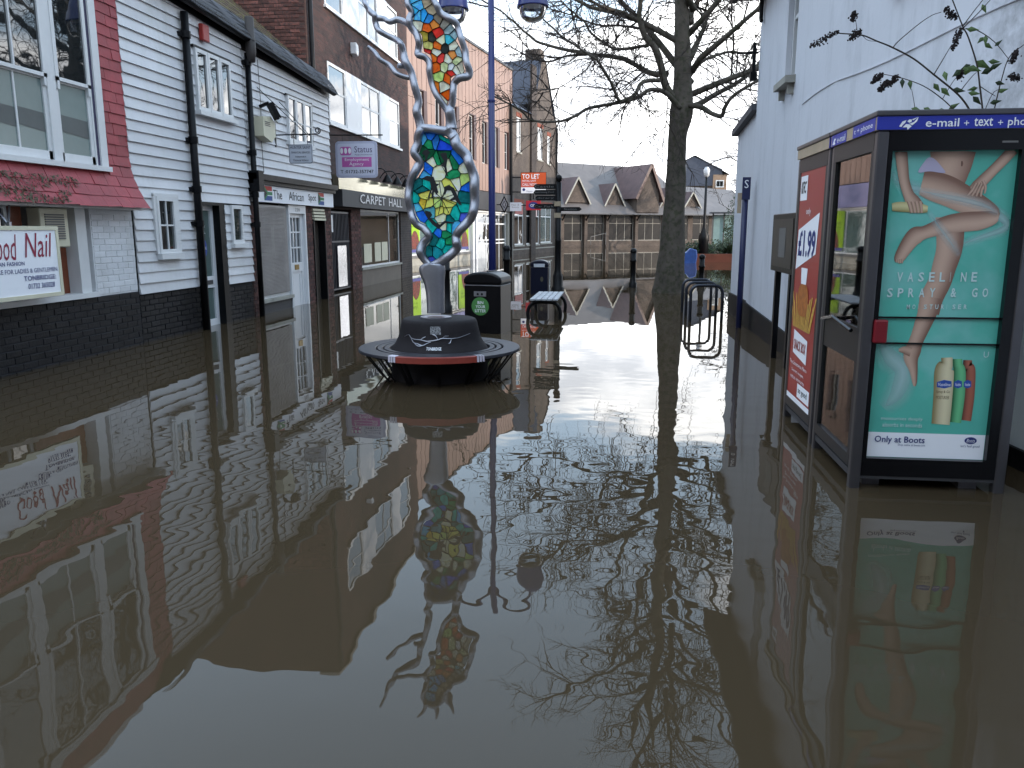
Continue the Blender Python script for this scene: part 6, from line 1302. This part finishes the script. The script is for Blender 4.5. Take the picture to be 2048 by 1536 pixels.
# ------------------------------------------------------------------ buddleia growing behind the kiosk roofs
BY = 5.12
bb = at(1935, 232, BY); BD = thing('buddleia', 'straggly buddleia with dead brown flower spikes growing above the phone kiosks', 'shrub', (bb.x, BY, 1.9), 0)
def b3(zx, zy, dy=0): p = at(1460+zx/3.483, zy/3.483, BY+dy); return Vector((p.x-bb.x, dy, p.z-1.9))
stems = [([(1690,850),(1670,770),(1590,660),(1420,520),(1280,410),(1130,330),(1020,285),(920,245),(800,235),(740,230)], 13), ([(1135,335),(1170,290),(1300,180),(1400,110),(1470,85)], 7), ([(1760,850),(1760,770),(1740,600),(1720,450),(1660,260),(1620,180),(1550,0),(1500,-120)], 12), ([(1620,185),(1690,90),(1760,0),(1850,-130)], 7), ([(1625,195),(1730,90),(1830,-20)], 7), ([(1420,520),(1480,420),(1545,310)], 7), ([(1640,200),(1720,210),(1840,290),(1940,410)], 7), ([(1830,850),(1840,770),(1890,560),(1945,400),(2050,310)], 9), ([(1600,850),(1560,770),(1480,690),(1350,600),(1200,545),(1060,515)], 8), ([(1740,600),(1800,640),(1850,670)], 6), ([(1480,690),(1560,560),(1610,520)], 5), ([(1600,640),(1680,540),(1720,500)], 6), ([(1290,780),(1280,700),(1265,620)], 5), ([(1770,780),(1840,640),(1930,620)], 5), ([(920,245),(960,280),(1030,290)], 4), ([(885,210),(878,160),(870,120)], 4)]
for i, (pts, w) in enumerate(stems):
    dy = rng.uniform(-.12, .12) if i else 0
    C_ = catmull([tuple(b3(*p)) for p in pts], 5); obj('stem', MB().tube(C_, [w/3.483/1600*BY*.5*(1-.5*k/len(C_)) for k in range(len(C_))], 6), twigm, BD, smooth=True)
for (a, b) in (((560,325),(755,218)), ((1500,60),(1575,132)), ((840,272),(912,212)), ((1550,342),(1612,200)), ((1962,432),(2000,350)), ((990,575),(1060,515)), ((1040,632),(1100,560)), ((1108,590),(1166,535)), ((850,140),(868,85)), ((1590,540),(1612,500)), ((1950,530),(2010,548)), ((1530,-80),(1490,-160))):
    p, q = b3(*a), b3(*b); mb = MB()
    for k in range(34):
        t = k/33; c0 = p.lerp(q, t); rr_ = .019*math.sin(.35+2.5*t)
        for s_ in range(4):
            o_ = c0 + Vector((rng.gauss(0,1), rng.gauss(0,1), rng.gauss(0,1)))*rr_*.55; e = rng.uniform(.004, .008)
            d = Vector((rng.gauss(0,1), rng.gauss(0,1), rng.gauss(0,1))).normalized()*e; s2 = d.orthogonal().normalized()*e; s3 = d.cross(s2).normalized()*e
            n = len(mb.v); mb.v += [tuple(o_+x) for x in (d, s2, -d, -s2, s3, -s3)]; mb.f += [(n,n+1,n+4),(n+1,n+2,n+4),(n+2,n+3,n+4),(n+3,n,n+4),(n+1,n,n+5),(n+2,n+1,n+5),(n+3,n+2,n+5),(n,n+3,n+5)]
    obj('flower_spike', mb, deadm, BD)
for (x, y, l, a) in ((1655,490,60,-.3),(1700,480,50,.4),(1500,530,40,1.4),(1580,510,45,2.4),(1770,60,36,1.2),(1690,205,40,.2),(1780,280,36,1.5),(1800,320,36,.6),(1745,280,34,2.3),(1760,450,60,.5),(1840,430,40,.1),(1850,460,42,-.5),(1800,490,50,-.5),(1200,580,36,1.5),(1255,590,36,1.4),(1640,470,44,2.6),(1500,640,44,.8),(1590,630,46,.2),(1440,610,40,.9),(1700,650,40,.2),(1720,700,44,.8),(1850,710,40,-.2),(1900,630,36,-.3),(1880,580,36,.2),(1560,740,40,-.6),(1300,765,40,.4),(1380,765,36,.5),(1480,770,34,.2),(1690,620,36,2.9),(1870,300,30,-.8)):
    p = b3(x, y, rng.uniform(-.05, .05)); k = 1.7*l/3.483/1600*BY; d = Vector((math.cos(a), rng.uniform(-.4, .1), -math.sin(a)*.9)).normalized(); s_ = d.cross(Vector((.2, 1, .2))).normalized()
    mb = MB(); mb.v = [tuple(p-d*k*.5), tuple(p-d*k*.15+s_*k*.24), tuple(p+d*k*.55), tuple(p-d*k*.15-s_*k*.24), tuple(p+Vector((0, -.006, 0)))]; mb.f = [(0,1,4),(1,2,4),(2,3,4),(3,0,4)]
    obj('leaf', mb, leafm if rng.random() < .6 else leafd, BD)
